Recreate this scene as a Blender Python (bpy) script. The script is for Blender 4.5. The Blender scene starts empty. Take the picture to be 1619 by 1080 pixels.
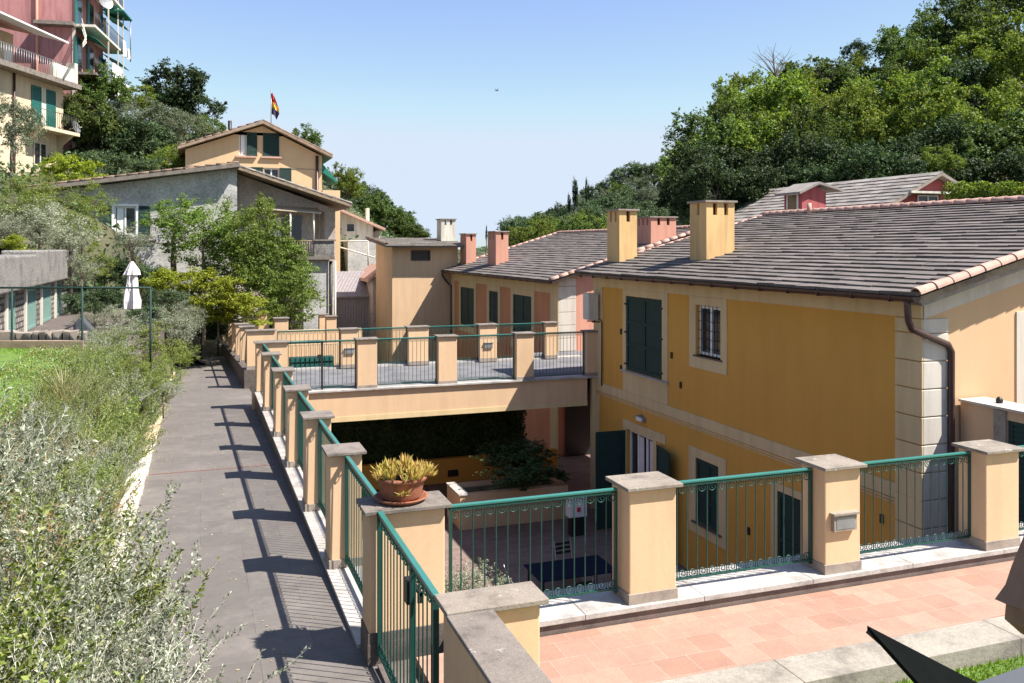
import bpy, math, random
import numpy as np
from mathutils import Vector, Matrix
scene = bpy.context.scene
C = scene.collection
R = math.radians
# ---------------------------------------------------------------- camera facts
F_PX, CX, HY, CAMZ = 1377.0, 809.5, 390.0, 3.4
YAW = R(19.68); SY, CY = math.sin(YAW), math.cos(YAW)
def ray(u, v):
    p = (u-CX)/F_PX; q = (HY-v)/F_PX
    return (SY+CY*p, CY-SY*p, q)
def at(u, v, d):            # a real point at distance d along the view axis
    r = ray(u, v); return Vector((r[0]*d, r[1]*d, CAMZ+r[2]*d))
def aty(u, v, y):
    r = ray(u, v); t = y/r[1]; return Vector((r[0]*t, y, CAMZ+r[2]*t))
def atx(u, v, x):
    r = ray(u, v); t = x/r[0]; return Vector((x, r[1]*t, CAMZ+r[2]*t))

cam = bpy.data.cameras.new('camera'); co = bpy.data.objects.new('camera', cam); C.objects.link(co)
co.location = (0, 0, CAMZ); co.rotation_euler = (R(90), 0, -YAW)
cam.sensor_width = 36; cam.lens = F_PX/1619*36; cam.shift_y = -(540-HY)/1619
cam.clip_start = 0.05; cam.clip_end = 4000
scene.camera = co
# ---------------------------------------------------------------- light
SA, SE = R(35), R(54)
sd = Vector((math.cos(SE)*math.cos(SA), -math.cos(SE)*math.sin(SA), math.sin(SE)))
sl = bpy.data.lights.new('sun', 'SUN'); sl.energy = 5.0; sl.angle = R(0.5); sl.color = (1.0, 0.955, 0.89)
so = bpy.data.objects.new('sun', sl); C.objects.link(so)
so.rotation_euler = (-sd).to_track_quat('-Z', 'Y').to_euler()
w = bpy.data.worlds.new('World'); scene.world = w; w.use_nodes = True
nt = w.node_tree; nt.nodes.clear()
sky = nt.nodes.new('ShaderNodeTexSky'); sky.sky_type = 'NISHITA'; sky.sun_disc = False
sky.sun_elevation = SE; sky.sun_rotation = math.atan2(sd.x, sd.y)
sky.air_density = 1.0; sky.dust_density = 0.35; sky.ozone_density = 2.2; sky.altitude = 100
bg = nt.nodes.new('ShaderNodeBackground'); bg.inputs[1].default_value = 0.095
ow = nt.nodes.new('ShaderNodeOutputWorld')
mt_ = nt.nodes.new('ShaderNodeMix'); mt_.data_type = 'RGBA'; mt_.blend_type = 'MULTIPLY'; mt_.inputs[0].default_value = 1; mt_.inputs[7].default_value = (1.04, .965, 1.0, 1)
mk_ = nt.nodes.new('ShaderNodeMix'); mk_.data_type = 'RGBA'; mk_.blend_type = 'DARKEN'; mk_.inputs[0].default_value = 1; mk_.inputs[7].default_value = (3.4, 3.95, 4.7, 1)
nt.links.new(sky.outputs[0], mt_.inputs[6]); nt.links.new(mt_.outputs[2], mk_.inputs[6]); nt.links.new(mk_.outputs[2], bg.inputs[0]); nt.links.new(bg.outputs[0], ow.inputs[0])
scene.view_settings.view_transform = 'Standard'; scene.view_settings.look = 'None'
scene.view_settings.exposure = 1.12; scene.view_settings.gamma = 1
scene.render.engine = 'CYCLES'
try:
    scene.cycles.max_bounces = 8; scene.cycles.transparent_max_bounces = 8
except Exception: pass

# ---------------------------------------------------------------- materials
def _mat(name):
    m = bpy.data.materials.new(name); m.use_nodes = True
    nt = m.node_tree; b = nt.nodes['Principled BSDF']
    return m, nt, b
def N(nt, t, **kw):
    n = nt.nodes.new(t)
    for k, v in kw.items():
        if k in n.inputs: n.inputs[k].default_value = v
        else: setattr(n, k, v)
    return n
def ramp(nt, fac, stops):
    r = nt.nodes.new('ShaderNodeValToRGB')
    e = r.color_ramp.elements
    while len(e) < len(stops): e.new(0.5)
    for i, (p, c) in enumerate(stops):
        e[i].position = p; e[i].color = (*c, 1)
    nt.links.new(fac, r.inputs[0]); return r.outputs[0]
def mul(c, k): return tuple(max(0, min(1, x*k)) for x in c)
def mixc(nt, fac, a, b, mode='MIX'):
    m = nt.nodes.new('ShaderNodeMix'); m.data_type = 'RGBA'; m.blend_type = mode
    if isinstance(fac, (int, float)): m.inputs[0].default_value = fac
    else: nt.links.new(fac, m.inputs[0])
    for s, i in ((a, 6), (b, 7)):
        if isinstance(s, tuple): m.inputs[i].default_value = (*s, 1)
        else: nt.links.new(s, m.inputs[i])
    return m.outputs[2]
def bump(nt, b, h, strength=0.3, dist=0.01):
    n = N(nt, 'ShaderNodeBump', Strength=strength, Distance=dist)
    nt.links.new(h, n.inputs['Height']); nt.links.new(n.outputs[0], b.inputs['Normal'])
def pos(nt, scale=(1, 1, 1)):
    g = nt.nodes.new('ShaderNodeNewGeometry'); mp = nt.nodes.new('ShaderNodeMapping')
    mp.inputs['Scale'].default_value = scale
    nt.links.new(g.outputs['Position'], mp.inputs[0]); return mp.outputs[0]
def noise(nt, vec, scale, detail=4, rough=0.55):
    n = N(nt, 'ShaderNodeTexNoise', Scale=scale, Detail=detail, Roughness=rough)
    nt.links.new(vec, n.inputs['Vector']); return n.outputs[0]

def plaster(name, c, var=0.12, rough=0.9, grain=0.25, streak=0.10, stain=None):
    m, nt, b = _mat(name); v = pos(nt)
    big = ramp(nt, noise(nt, v, 0.55, 5), [(0.3, mul(c, 1-var)), (0.55, c), (0.75, mul(c, 1+var*0.6))])
    st = noise(nt, pos(nt, (2.2, 2.2, 0.25)), 1.6, 5, 0.65)
    sc = ramp(nt, st, [(0.38, (1-streak*2.2,)*3), (0.56, (1, 1, 1))])
    col = mixc(nt, 1.0, big, sc, 'MULTIPLY')
    fn = noise(nt, v, 22, 5, 0.7)
    fc = ramp(nt, fn, [(0.3, (0.93, 0.93, 0.93)), (0.7, (1.0, 1.0, 1.0))])
    col = mixc(nt, 1.0, col, fc, 'MULTIPLY')
    if stain:
        s = ramp(nt, noise(nt, v, 1.7, 8, 0.72), [(0.52, (0, 0, 0)), (0.68, (1, 1, 1))])
        col = mixc(nt, s, col, stain)
    nt.links.new(col, b.inputs['Base Color']); b.inputs['Roughness'].default_value = rough
    bump(nt, b, noise(nt, v, 90, 4, 0.6), grain, 0.006)
    return m
def stone(name, c, c2, scale=3, rough=0.85, grain=0.5, speck=None, lo=0.8):
    m, nt, b = _mat(name); v = pos(nt)
    a = ramp(nt, noise(nt, v, scale, 8, 0.7), [(0.32, c2), (0.5, c), (0.68, mul(c, 1.18))])
    f = ramp(nt, noise(nt, v, scale*14, 4, 0.7), [(0.36 if lo < .8 else 0.3, (lo, lo, lo)), (0.6 if lo < .8 else 0.65, (1.08, 1.08, 1.08))])
    col = mixc(nt, 1.0, a, f, 'MULTIPLY')
    if speck:
        s = ramp(nt, noise(nt, v, scale*2.3, 6, 0.75), [(0.6, (0, 0, 0)), (0.7, (1, 1, 1))])
        col = mixc(nt, s, col, speck)
    nt.links.new(col, b.inputs['Base Color']); b.inputs['Roughness'].default_value = rough
    bump(nt, b, noise(nt, v, scale*16, 6, 0.7), grain, 0.012)
    return m
def paint(name, c, rough=0.45, metal=0.0, var=0.15, coat=0.0):
    m, nt, b = _mat(name); v = pos(nt)
    col = ramp(nt, noise(nt, v, 5, 5, 0.65), [(0.3, mul(c, 1-var)), (0.7, mul(c, 1+var))])
    nt.links.new(col, b.inputs['Base Color']); b.inputs['Roughness'].default_value = rough
    b.inputs['Metallic'].default_value = metal
    bump(nt, b, noise(nt, v, 60, 3), 0.12, 0.004)
    return m
def island(name, c, spread=0.3, rough=0.85, hue=None, grain=0.5, dirt=None):
    # each loose piece of the mesh (one tile, one stone) has its own shade
    m, nt, b = _mat(name); g = nt.nodes.new('ShaderNodeNewGeometry')
    st = [(0.0, mul(c, 1-spread)), (0.5, c), (1.0, mul(c, 1+spread))]
    if hue: st.insert(2, (0.72, hue))
    a = ramp(nt, g.outputs['Random Per Island'], st)
    v = pos(nt)
    f = ramp(nt, noise(nt, v, 6, 8, 0.75), [(0.3, (0.62, 0.62, 0.62)), (0.62, (1.08, 1.08, 1.08))])
    col = mixc(nt, 0.8, a, f, 'MULTIPLY')
    if dirt:
        s = ramp(nt, noise(nt, v, 0.9, 7, 0.75), [(0.48, (0, 0, 0)), (0.66, (0.85, 0.85, 0.85))])
        col = mixc(nt, s, col, dirt)
    nt.links.new(col, b.inputs['Base Color']); b.inputs['Roughness'].default_value = rough
    bump(nt, b, noise(nt, v, 40, 5, 0.7), grain, 0.01)
    return m
def leafmat(name, cols, trans=0.3, rough=0.55, spec=0.25):
    m, nt, b = _mat(name); g = nt.nodes.new('ShaderNodeNewGeometry')
    n = len(cols); a = ramp(nt, g.outputs['Random Per Island'], [(i/(n-1), c) for i, c in enumerate(cols)])
    oi = nt.nodes.new('ShaderNodeObjectInfo')
    hs = N(nt, 'ShaderNodeHueSaturation', Saturation=1.0)
    mr = N(nt, 'ShaderNodeMapRange'); mr.inputs[3].default_value = 0.78; mr.inputs[4].default_value = 1.2
    nt.links.new(oi.outputs['Random'], mr.inputs[0]); nt.links.new(mr.outputs[0], hs.inputs['Value'])
    mh = N(nt, 'ShaderNodeMapRange'); mh.inputs[3].default_value = 0.487; mh.inputs[4].default_value = 0.513
    nt.links.new(oi.outputs['Random'], mh.inputs[0]); nt.links.new(mh.outputs[0], hs.inputs['Hue'])
    nt.links.new(a, hs.inputs['Color'])
    col = hs.outputs[0]
    nt.links.new(col, b.inputs['Base Color']); b.inputs['Roughness'].default_value = rough
    b.inputs['Specular IOR Level'].default_value = spec
    t = nt.nodes.new('ShaderNodeBsdfTranslucent'); tc = mixc(nt, 1.0, col, (1.0, 0.95, 0.45), 'MULTIPLY')
    nt.links.new(tc, t.inputs[0])
    mx = nt.nodes.new('ShaderNodeMixShader'); mx.inputs[0].default_value = trans
    nt.links.new(b.outputs[0], mx.inputs[1]); nt.links.new(t.outputs[0], mx.inputs[2])
    nt.links.new(mx.outputs[0], nt.nodes['Material Output'].inputs[0])
    return m
def bricks(name, c1, c2, mortar, sx, sy, msize=0.01, offset=0.5, rot=0, rough=0.85, swap=None, grain=0.4, stain=None):
    m, nt, b = _mat(name)
    g = nt.nodes.new('ShaderNodeNewGeometry'); mp = nt.nodes.new('ShaderNodeMapping')
    if swap:   # vertical wall: use (x+y, z)
        sp = nt.nodes.new('ShaderNodeSeparateXYZ'); ad = N(nt, 'ShaderNodeMath', operation='ADD'); cb = nt.nodes.new('ShaderNodeCombineXYZ')
        nt.links.new(g.outputs['Position'], sp.inputs[0]); nt.links.new(sp.outputs[0], ad.inputs[0]); nt.links.new(sp.outputs[1], ad.inputs[1])
        nt.links.new(ad.outputs[0], cb.inputs[0]); nt.links.new(sp.outputs[2], cb.inputs[1]); nt.links.new(cb.outputs[0], mp.inputs[0])
    else: nt.links.new(g.outputs['Position'], mp.inputs[0])
    mp.inputs['Rotation'].default_value = (0, 0, rot)
    bt = nt.nodes.new('ShaderNodeTexBrick'); bt.offset = offset
    bt.inputs['Scale'].default_value = 1.0; bt.inputs['Brick Width'].default_value = sx; bt.inputs['Row Height'].default_value = sy
    bt.inputs['Mortar Size'].default_value = msize; bt.inputs['Mortar Smooth'].default_value = 0.3
    bt.inputs['Color1'].default_value = (*c1, 1); bt.inputs['Color2'].default_value = (*c2, 1); bt.inputs['Mortar'].default_value = (*mortar, 1)
    nt.links.new(mp.outputs[0], bt.inputs['Vector'])
    v = pos(nt)
    f = ramp(nt, noise(nt, v, 3.5, 8, 0.75), [(0.3, (0.8, 0.8, 0.82)), (0.65, (1.06, 1.05, 1.04))])
    col = mixc(nt, 0.9, bt.outputs[0], f, 'MULTIPLY')
    if stain:
        s = ramp(nt, noise(nt, v, 1.1, 9, 0.78), [(0.5, (0, 0, 0)), (0.72, (0.8, 0.8, 0.8))])
        col = mixc(nt, s, col, stain)
    nt.links.new(col, b.inputs['Base Color']); b.inputs['Roughness'].default_value = rough
    mm = N(nt, 'ShaderNodeMath', operation='MULTIPLY_ADD'); mm.inputs[1].default_value = -1.0
    nt.links.new(bt.outputs['Fac'], mm.inputs[0]); nt.links.new(noise(nt, v, 30, 5, 0.7), mm.inputs[2])
    bump(nt, b, mm.outputs[0], grain, 0.008)
    return m
def glass(name, c=(0.02, 0.025, 0.03)):
    m, nt, b = _mat(name); b.inputs['Base Color'].default_value = (*c, 1); b.inputs['Roughness'].default_value = 0.08
    b.inputs['Specular IOR Level'].default_value = 0.6
    return m

M = {}
M['cream'] = plaster('cream_plaster', (0.675, 0.455, 0.27), 0.08, streak=0.035, stain=None)
M['cream_pale'] = plaster('pale_cream_trim', (0.67, 0.50, 0.27), 0.08, streak=0.05)
M['ochre'] = plaster('ochre_plaster', (0.66, 0.335, 0.060), 0.07, streak=0.02, grain=0.6)
M['ochre_side'] = plaster('peach_ochre_plaster', (0.64, 0.415, 0.235), 0.06, streak=0.015, grain=0.6)
M['white_quoin'] = plaster('pale_quoin_plaster', (0.60, 0.54, 0.46), 0.08, streak=0.07)
M['salmon'] = plaster('salmon_plaster', (0.58, 0.25, 0.12), 0.10, streak=0.06)
M['salmon_side'] = plaster('salmon_pink_plaster', (0.62, 0.30, 0.21), 0.08, streak=0.06)
M['pink'] = plaster('old_pink_plaster', (0.43, 0.20, 0.19), 0.15, streak=0.12)
M['red_wall'] = plaster('red_plaster', (0.42, 0.10, 0.10), 0.12)
M['yellow'] = plaster('yellow_gable_plaster', (0.66, 0.46, 0.26), 0.08, streak=0.02)
M['old_cream'] = plaster('old_cream_plaster', (0.62, 0.50, 0.35), 0.14, streak=0.06)
M['rough_grey'] = stone('rough_grey_render', (0.47, 0.45, 0.425), (0.33, 0.315, 0.295), .9, grain=1.0, lo=.66)
M['rough_pink'] = stone('rough_stained_render', (0.52, 0.44, 0.38), (0.36, 0.30, 0.26), .9, grain=1.0, lo=.66)
M['offwhite'] = plaster('offwhite_plaster', (0.66, 0.62, 0.52), 0.1, streak=0.12)
M['cap'] = stone('slate_cap_stone', (0.195, 0.162, 0.135), (0.10, 0.085, 0.072), 4, grain=0.5, speck=(0.38, 0.36, 0.33))
M['cap_pale'] = stone('worn_cap_stone', (0.25, 0.208, 0.165), (0.14, 0.115, 0.095), 4, grain=0.5, speck=(0.50, 0.47, 0.42))
M['ledge'] = stone('ledge_marble', (0.43, 0.395, 0.36), (0.26, 0.235, 0.215), 3, rough=0.6, grain=0.25)
M['plinth'] = stone('grey_plinth', (0.30, 0.25, 0.205), (0.20, 0.165, 0.14), 5, grain=0.3)
M['dark_kerb'] = stone('dark_kerb_face', (0.12, 0.095, 0.082), (0.065, 0.053, 0.048), 6, grain=0.6)
M['path'] = bricks('path_paving', (0.128, 0.112, 0.100), (0.148, 0.130, 0.116), (0.080, 0.068, 0.060), 1.0, 0.62, 0.003, 0.5, rough=0.8, grain=0.25, stain=(0.215, 0.188, 0.165))
M['terracotta_floor'] = bricks('terracotta_floor', (0.325, 0.178, 0.122), (0.395, 0.25, 0.18), (0.41, 0.32, 0.25), 0.33, 0.30, 0.004, 0.5, rough=0.75, grain=0.6, stain=(0.30, 0.165, 0.115))
M['yard_floor'] = bricks('courtyard_floor', (0.175, 0.12, 0.10), (0.22, 0.155, 0.13), (0.12, 0.095, 0.08), 0.4, 0.2, 0.006, 0.5)
M['deck_floor'] = stone('slate_deck', (0.15, 0.145, 0.15), (0.09, 0.09, 0.095), 1.5, grain=0.3)
M['step_stone'] = stone('weathered_step_stone', (0.31, 0.275, 0.225), (0.17, 0.145, 0.125), 2.0, grain=0.5)
M['white_stone'] = stone('white_edge_stone', (0.62, 0.56, 0.47), (0.40, 0.33, 0.25), 5, grain=0.6)
M['tan_stone'] = stone('tan_edge_stone', (0.62, 0.47, 0.31), (0.40, 0.28, 0.18), 5, grain=0.6)
M['green'] = paint('green_railing_paint', (0.006, 0.052, 0.040), 0.45, var=0.12)
M['green_top'] = paint('green_handrail_paint', (0.035, 0.165, 0.135), 0.3, var=0.10)
M['shutter'] = paint('dark_green_shutter', (0.008, 0.034, 0.027), 0.75)
M['shutter_mid'] = paint('mid_green_shutter', (0.015, 0.11, 0.09), 0.5)
M['louvre'] = paint('pale_green_louvre', (0.17, 0.27, 0.23), 0.6)
M['iron'] = paint('black_iron', (0.02, 0.02, 0.02), 0.5, 0.2)
M['gutter'] = paint('brown_copper_gutter', (0.085, 0.05, 0.045), 0.4, 0.35)
M['roof'] = island('grey_roof_slabs', (0.150, 0.125, 0.109), 0.15, hue=(0.172, 0.142, 0.128), dirt=(0.095, 0.08, 0.068))
M['roof_old'] = island('old_stone_roof_slabs', (0.27, 0.24, 0.21), 0.28, dirt=(0.16, 0.14, 0.125))
M['terra_tile'] = island('pink_ridge_tiles', (0.52, 0.31, 0.24), 0.14, dirt=(0.44, 0.30, 0.24))
M['terra_roof'] = island('brown_roof_tiles', (0.24, 0.15, 0.11), 0.3)
M['terra_pot'] = stone('terracotta_pot', (0.33, 0.12, 0.06), (0.20, 0.065, 0.035), 9, grain=0.7, speck=(0.42, 0.25, 0.18))
M['wood'] = stone('weathered_wood', (0.30, 0.22, 0.15), (0.16, 0.12, 0.09), 3, grain=0.4)
M['bark'] = stone('bark', (0.17, 0.13, 0.10), (0.08, 0.06, 0.05), 6, grain=1.0)
M['bark_dark'] = stone('dark_bark', (0.075, 0.06, 0.05), (0.035, 0.03, 0.025), 6, grain=1.0)
M['soil'] = stone('soil', (0.12, 0.10, 0.06), (0.055, 0.05, 0.03), 3, grain=1.0)
M['hill_soil'] = stone('hillside_earth', (0.075, 0.072, 0.035), (0.03, 0.036, 0.016), 0.6, grain=1.0)
M['grass_base'] = stone('grass_ground', (0.11, 0.19, 0.025), (0.07, 0.12, 0.02), 2, grain=0.8)
M['white'] = paint('white_paint', (0.78, 0.77, 0.74), 0.5, var=0.05)
M['white_cloth'] = paint('white_cloth', (0.80, 0.79, 0.77), 0.9, var=0.06)
M['lilac_cloth'] = paint('offwhite_canvas', (0.66, 0.60, 0.58), 0.9, var=0.10)
M['shaded_side_cloth'] = paint('shaded_side_canvas', (0.004, 0.005, 0.0045), 0.95, var=0.2)  # shade on the parasol's turned-away panels, put into the cloth colour
M['grey_cloth'] = paint('dark_grey_canvas', (0.075, 0.08, 0.092), 0.7, var=0.08)
M['taupe_cloth'] = paint('taupe_canvas', (0.22, 0.15, 0.115), 0.9, var=0.12)
M['teal_cloth'] = paint('teal_awning', (0.012, 0.16, 0.12), 0.8)
M['blue_cloth'] = paint('blue_cover', (0.012, 0.018, 0.035), 0.8)
M['glass'] = glass('dark_glass')
M['grey_metal'] = paint('grey_metal', (0.30, 0.30, 0.31), 0.4, 0.5)
M['concrete'] = stone('pebbled_concrete', (0.27, 0.25, 0.225), (0.13, 0.12, 0.105), 1.6, grain=1.0, lo=.3)
M['rubble'] = bricks('rubble_wall', (0.34, 0.30, 0.26), (0.12, 0.11, 0.10), (0.05, 0.045, 0.04), 0.28, 0.16, 0.03, 0.5, swap=True, grain=1.0)
M['red'] = paint('red', (0.6, 0.03, 0.03), 0.5)
M['flag_yellow'] = paint('flag_yellow', (0.8, 0.45, 0.03), 0.8)
M['flag_blue'] = paint('flag_blue', (0.05, 0.035, 0.09), 0.8)
M['corrugated'] = paint('corrugated_sheet', (0.33, 0.29, 0.29), 0.6, 0.2)
L = {}
L['oak'] = leafmat('oak_leaves', [(0.035, 0.065, 0.014), (0.075, 0.125, 0.028), (0.13, 0.195, 0.045), (0.21, 0.27, 0.08)], 0.38)
L['bright'] = leafmat('bright_leaves', [(0.07, 0.12, 0.018), (0.145, 0.22, 0.032), (0.24, 0.32, 0.05), (0.34, 0.40, 0.10)], 0.45)
L['dark'] = leafmat('dark_leaves', [(0.014, 0.032, 0.013), (0.032, 0.062, 0.022), (0.058, 0.10, 0.036), (0.11, 0.155, 0.06)], 0.3)
L['olive'] = leafmat('olive_leaves', [(0.07, 0.095, 0.05), (0.12, 0.15, 0.085), (0.19, 0.22, 0.14), (0.25, 0.28, 0.19)], 0.2)
L['holm'] = leafmat('holm_oak_leaves', [(0.035, 0.065, 0.028), (0.07, 0.115, 0.048), (0.11, 0.165, 0.072), (0.17, 0.225, 0.115)], 0.28)
L['yellow'] = leafmat('yellow_green_leaves', [(0.11, 0.16, 0.012), (0.22, 0.29, 0.02), (0.35, 0.41, 0.04), (0.46, 0.50, 0.08)], 0.4)
L['silver'] = leafmat('silver_leaves', [(0.07, 0.10, 0.045), (0.18, 0.205, 0.125), (0.32, 0.34, 0.245), (0.54, 0.545, 0.44)], 0.24)
L['sage'] = leafmat('sage_green_leaves', [(0.06, 0.10, 0.016), (0.14, 0.20, 0.032), (0.25, 0.31, 0.06), (0.40, 0.41, 0.16)], 0.34)
L['dry'] = leafmat('dry_leaves', [(0.16, 0.09, 0.04), (0.28, 0.15, 0.06), (0.38, 0.27, 0.13)], 0.25)
L['grass'] = leafmat('grass_blades', [(0.10, 0.19, 0.015), (0.17, 0.29, 0.025), (0.26, 0.37, 0.05)], 0.4)
L['succulent'] = leafmat('succulent_leaves', [(0.30, 0.28, 0.04), (0.52, 0.42, 0.08), (0.62, 0.48, 0.16), (0.55, 0.26, 0.10)], 0.25)
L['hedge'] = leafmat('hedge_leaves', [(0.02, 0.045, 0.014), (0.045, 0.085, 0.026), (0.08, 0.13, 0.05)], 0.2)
L['twig'] = paint('silver_twig', (0.55, 0.53, 0.45), 0.8)
L['flower'] = leafmat('blue_flowers', [(0.30, 0.32, 0.75), (0.45, 0.45, 0.9)], 0.3)
for k_ in ('shaded_side_cloth', 'grey_cloth', 'blue_cloth', 'taupe_cloth'): M[k_].node_tree.nodes['Principled BSDF'].inputs['Specular IOR Level'].default_value = 0.05
L['near'] = leafmat('light_tree_leaves', [(0.06, 0.11, 0.015), (0.13, 0.21, 0.035), (0.22, 0.31, 0.06), (0.32, 0.40, 0.12)], 0.45)
L['straw'] = leafmat('straw_blades', [(0.30, 0.24, 0.11), (0.48, 0.41, 0.22), (0.6, 0.54, 0.34)], 0.3)
M['kerb_riser'] = stone('brown_kerb_riser', (0.17, 0.125, 0.105), (0.10, 0.075, 0.065), 5, grain=0.4)
# ---------------------------------------------------------------- mesh helpers
def root_off(o):
    v = Vector((0, 0, 0))
    while o is not None:
        v = v + o.location; o = o.parent
    return v
class Frame:                     # s along a wall, z up, d outward
    def __init__(s, o, u, n): s.o, s.u, s.n = Vector(o), Vector(u).normalized(), Vector(n).normalized()
    def p(s, a, z, d=0.0): return s.o + s.u*a + s.n*d + Vector((0, 0, z))
class MB:
    def __init__(s): s.v = []; s.f = []; s.sm = []
    def add(s, vs, fs, smooth=False):
        b = len(s.v); s.v += [tuple(x) for x in vs]
        for f in fs: s.f.append(tuple(b+i for i in f)); s.sm.append(smooth)
        return s
    def box(s, x0, x1, y0, y1, z0, z1):
        vs = [(x, y, z) for z in (z0, z1) for y in (y0, y1) for x in (x0, x1)]
        return s.add(vs, [(0, 2, 3, 1), (4, 5, 7, 6), (0, 1, 5, 4), (2, 6, 7, 3), (0, 4, 6, 2), (1, 3, 7, 5)])
    def fbox(s, fr, a0, a1, z0, z1, d0, d1):
        vs = [fr.p(a, z, d) for z in (z0, z1) for d in (d0, d1) for a in (a0, a1)]
        return s.add(vs, [(0, 2, 3, 1), (4, 5, 7, 6), (0, 1, 5, 4), (2, 6, 7, 3), (0, 4, 6, 2), (1, 3, 7, 5)])
    def prism(s, pts, off):          # polygon extruded by vector off
        n = len(pts); off = Vector(off)
        vs = [Vector(p) for p in pts] + [Vector(p)+off for p in pts]
        fs = [tuple(range(n))[::-1], tuple(range(n, 2*n))] + [(i, (i+1) % n, n+(i+1) % n, n+i) for i in range(n)]
        return s.add(vs, fs)
    def poly(s, pts): return s.add(pts, [tuple(range(len(pts)))])
    def tube(s, pts, r, n=8, cap=True, smooth=True):
        pts = [Vector(p) for p in pts]; rs = r if isinstance(r, (list, tuple)) else [r]*len(pts)
        rings = []; up = None
        for i, p in enumerate(pts):
            t = (pts[min(i+1, len(pts)-1)] - pts[max(i-1, 0)])
            t = t.normalized() if t.length > 1e-9 else Vector((0, 0, 1))
            if up is None: up = t.orthogonal().normalized()
            else:
                up = (up - t*up.dot(t)); up = up.normalized() if up.length > 1e-6 else t.orthogonal().normalized()
            q = t.cross(up)
            rings.append([p + (up*math.cos(2*math.pi*k/n) + q*math.sin(2*math.pi*k/n))*rs[i] for k in range(n)])
        vs = [v for rg in rings for v in rg]; fs = []
        for i in range(len(rings)-1):
            for k in range(n): fs.append((i*n+k, i*n+(k+1) % n, (i+1)*n+(k+1) % n, (i+1)*n+k))
        s.add(vs, fs, smooth)
        if cap:
            b = len(s.v)-len(vs); s.f.append(tuple(b+k for k in range(n))[::-1]); s.sm.append(False)
            b2 = b+(len(rings)-1)*n; s.f.append(tuple(b2+k for k in range(n))); s.sm.append(False)
        return s
    def lathe(s, prof, c, n=24, wob=0.0, seed=0, sx=1, sy=1):
        rnd = random.Random(seed); c = Vector(c)
        vs = []
        for (r, z) in prof:
            for k in range(n):
                a = 2*math.pi*k/n; rr = r*(1+wob*rnd.uniform(-1, 1))
                vs.append(c+Vector((rr*sx*math.cos(a), rr*sy*math.sin(a), z)))
        fs = [(i*n+k, i*n+(k+1) % n, (i+1)*n+(k+1) % n, (i+1)*n+k) for i in range(len(prof)-1) for k in range(n)]
        s.add(vs, fs, True); return s
    def build(s, name, mat, parent=None, smooth=None, bevel=0):
        off = root_off(parent) if parent else Vector((0, 0, 0))
        me = bpy.data.meshes.new(name); me.from_pydata([(v[0]-off.x, v[1]-off.y, v[2]-off.z) for v in s.v], [], s.f)
        me.materials.append(mat); me.polygons.foreach_set('use_smooth', s.sm if smooth is None else [smooth]*len(s.f)); me.update()
        o = bpy.data.objects.new(name, me); C.objects.link(o)
        if parent: o.parent = parent
        if bevel:
            b = o.modifiers.new('bevel', 'BEVEL'); b.width = bevel; b.segments = 2; b.limit_method = 'ANGLE'; b.harden_normals = False
        return o
def tag(o, label=None, cat=None, group=None, kind=None):
    if label: o['label'] = label
    if cat: o['category'] = cat
    if group: o['group'] = group
    if kind: o['kind'] = kind
    return o
def empty(name, loc=(0, 0, 0), label=None, cat=None, group=None):
    o = bpy.data.objects.new(name, None); C.objects.link(o); o.location = loc; o.empty_display_size = 0.2
    return tag(o, label, cat, group)
def copy_tree(o, parent=None):
    c = o.copy(); C.objects.link(c); c.parent = parent
    for ch in list(o.children): copy_tree(ch, c)
    return c
def struct(o): o['kind'] = 'structure'; return o

# wall with real openings: holes = [(a0,a1,z0,z1)], reveal depth rd
def holed_wall(mb, fr, a0, a1, z0, z1, holes, rd=0.18, ztop=None):
    As = sorted({a0, a1, *[h[0] for h in holes], *[h[1] for h in holes]}); Zs = sorted({z0, z1, *[h[2] for h in holes], *[h[3] for h in holes]})
    for i in range(len(As)-1):
        for j in range(len(Zs)-1):
            ca, cz = (As[i]+As[i+1])/2, (Zs[j]+Zs[j+1])/2
            if any(h[0] < ca < h[1] and h[2] < cz < h[3] for h in holes): continue
            mb.poly([fr.p(As[i], Zs[j]), fr.p(As[i+1], Zs[j]), fr.p(As[i+1], Zs[j+1]), fr.p(As[i], Zs[j+1])])
    for (p0, p1, q0, q1) in holes:
        for (A, B) in (((p0, q0), (p1, q0)), ((p1, q0), (p1, q1)), ((p1, q1), (p0, q1)), ((p0, q1), (p0, q0))):
            mb.poly([fr.p(*A), fr.p(*B), fr.p(*B, -rd), fr.p(*A, -rd)])
def frame_mb(fr, a0, a1, z0, z1, w, d0, d1, bottom=True):
    m = MB()
    m.fbox(fr, a0, a0+w, z0, z1, d0, d1); m.fbox(fr, a1-w, a1, z0, z1, d0, d1); m.fbox(fr, a0+w, a1-w, z1-w, z1, d0, d1)
    if bottom: m.fbox(fr, a0+w, a1-w, z0, z0+w, d0, d1)
    return m
def louvre_mb(fr, a0, a1, z0, z1, d0, th=0.04, n=14, st=0.07):
    m = frame_mb(fr, a0, a1, z0, z1, st, d0, d0+th)
    m.fbox(fr, a0+st, a1-st, z0+st, z1-st, d0, d0+th*0.25)
    h = (z1-z0-2*st)/n
    for k in range(n):
        zb = z0+st+k*h
        m.add([fr.p(a0+st, zb, d0+th*0.9), fr.p(a1-st, zb, d0+th*0.9), fr.p(a1-st, zb+h*0.9, d0+th*0.35), fr.p(a0+st, zb+h*0.9, d0+th*0.35)], [(0, 1, 2, 3)])
    return m
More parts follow.
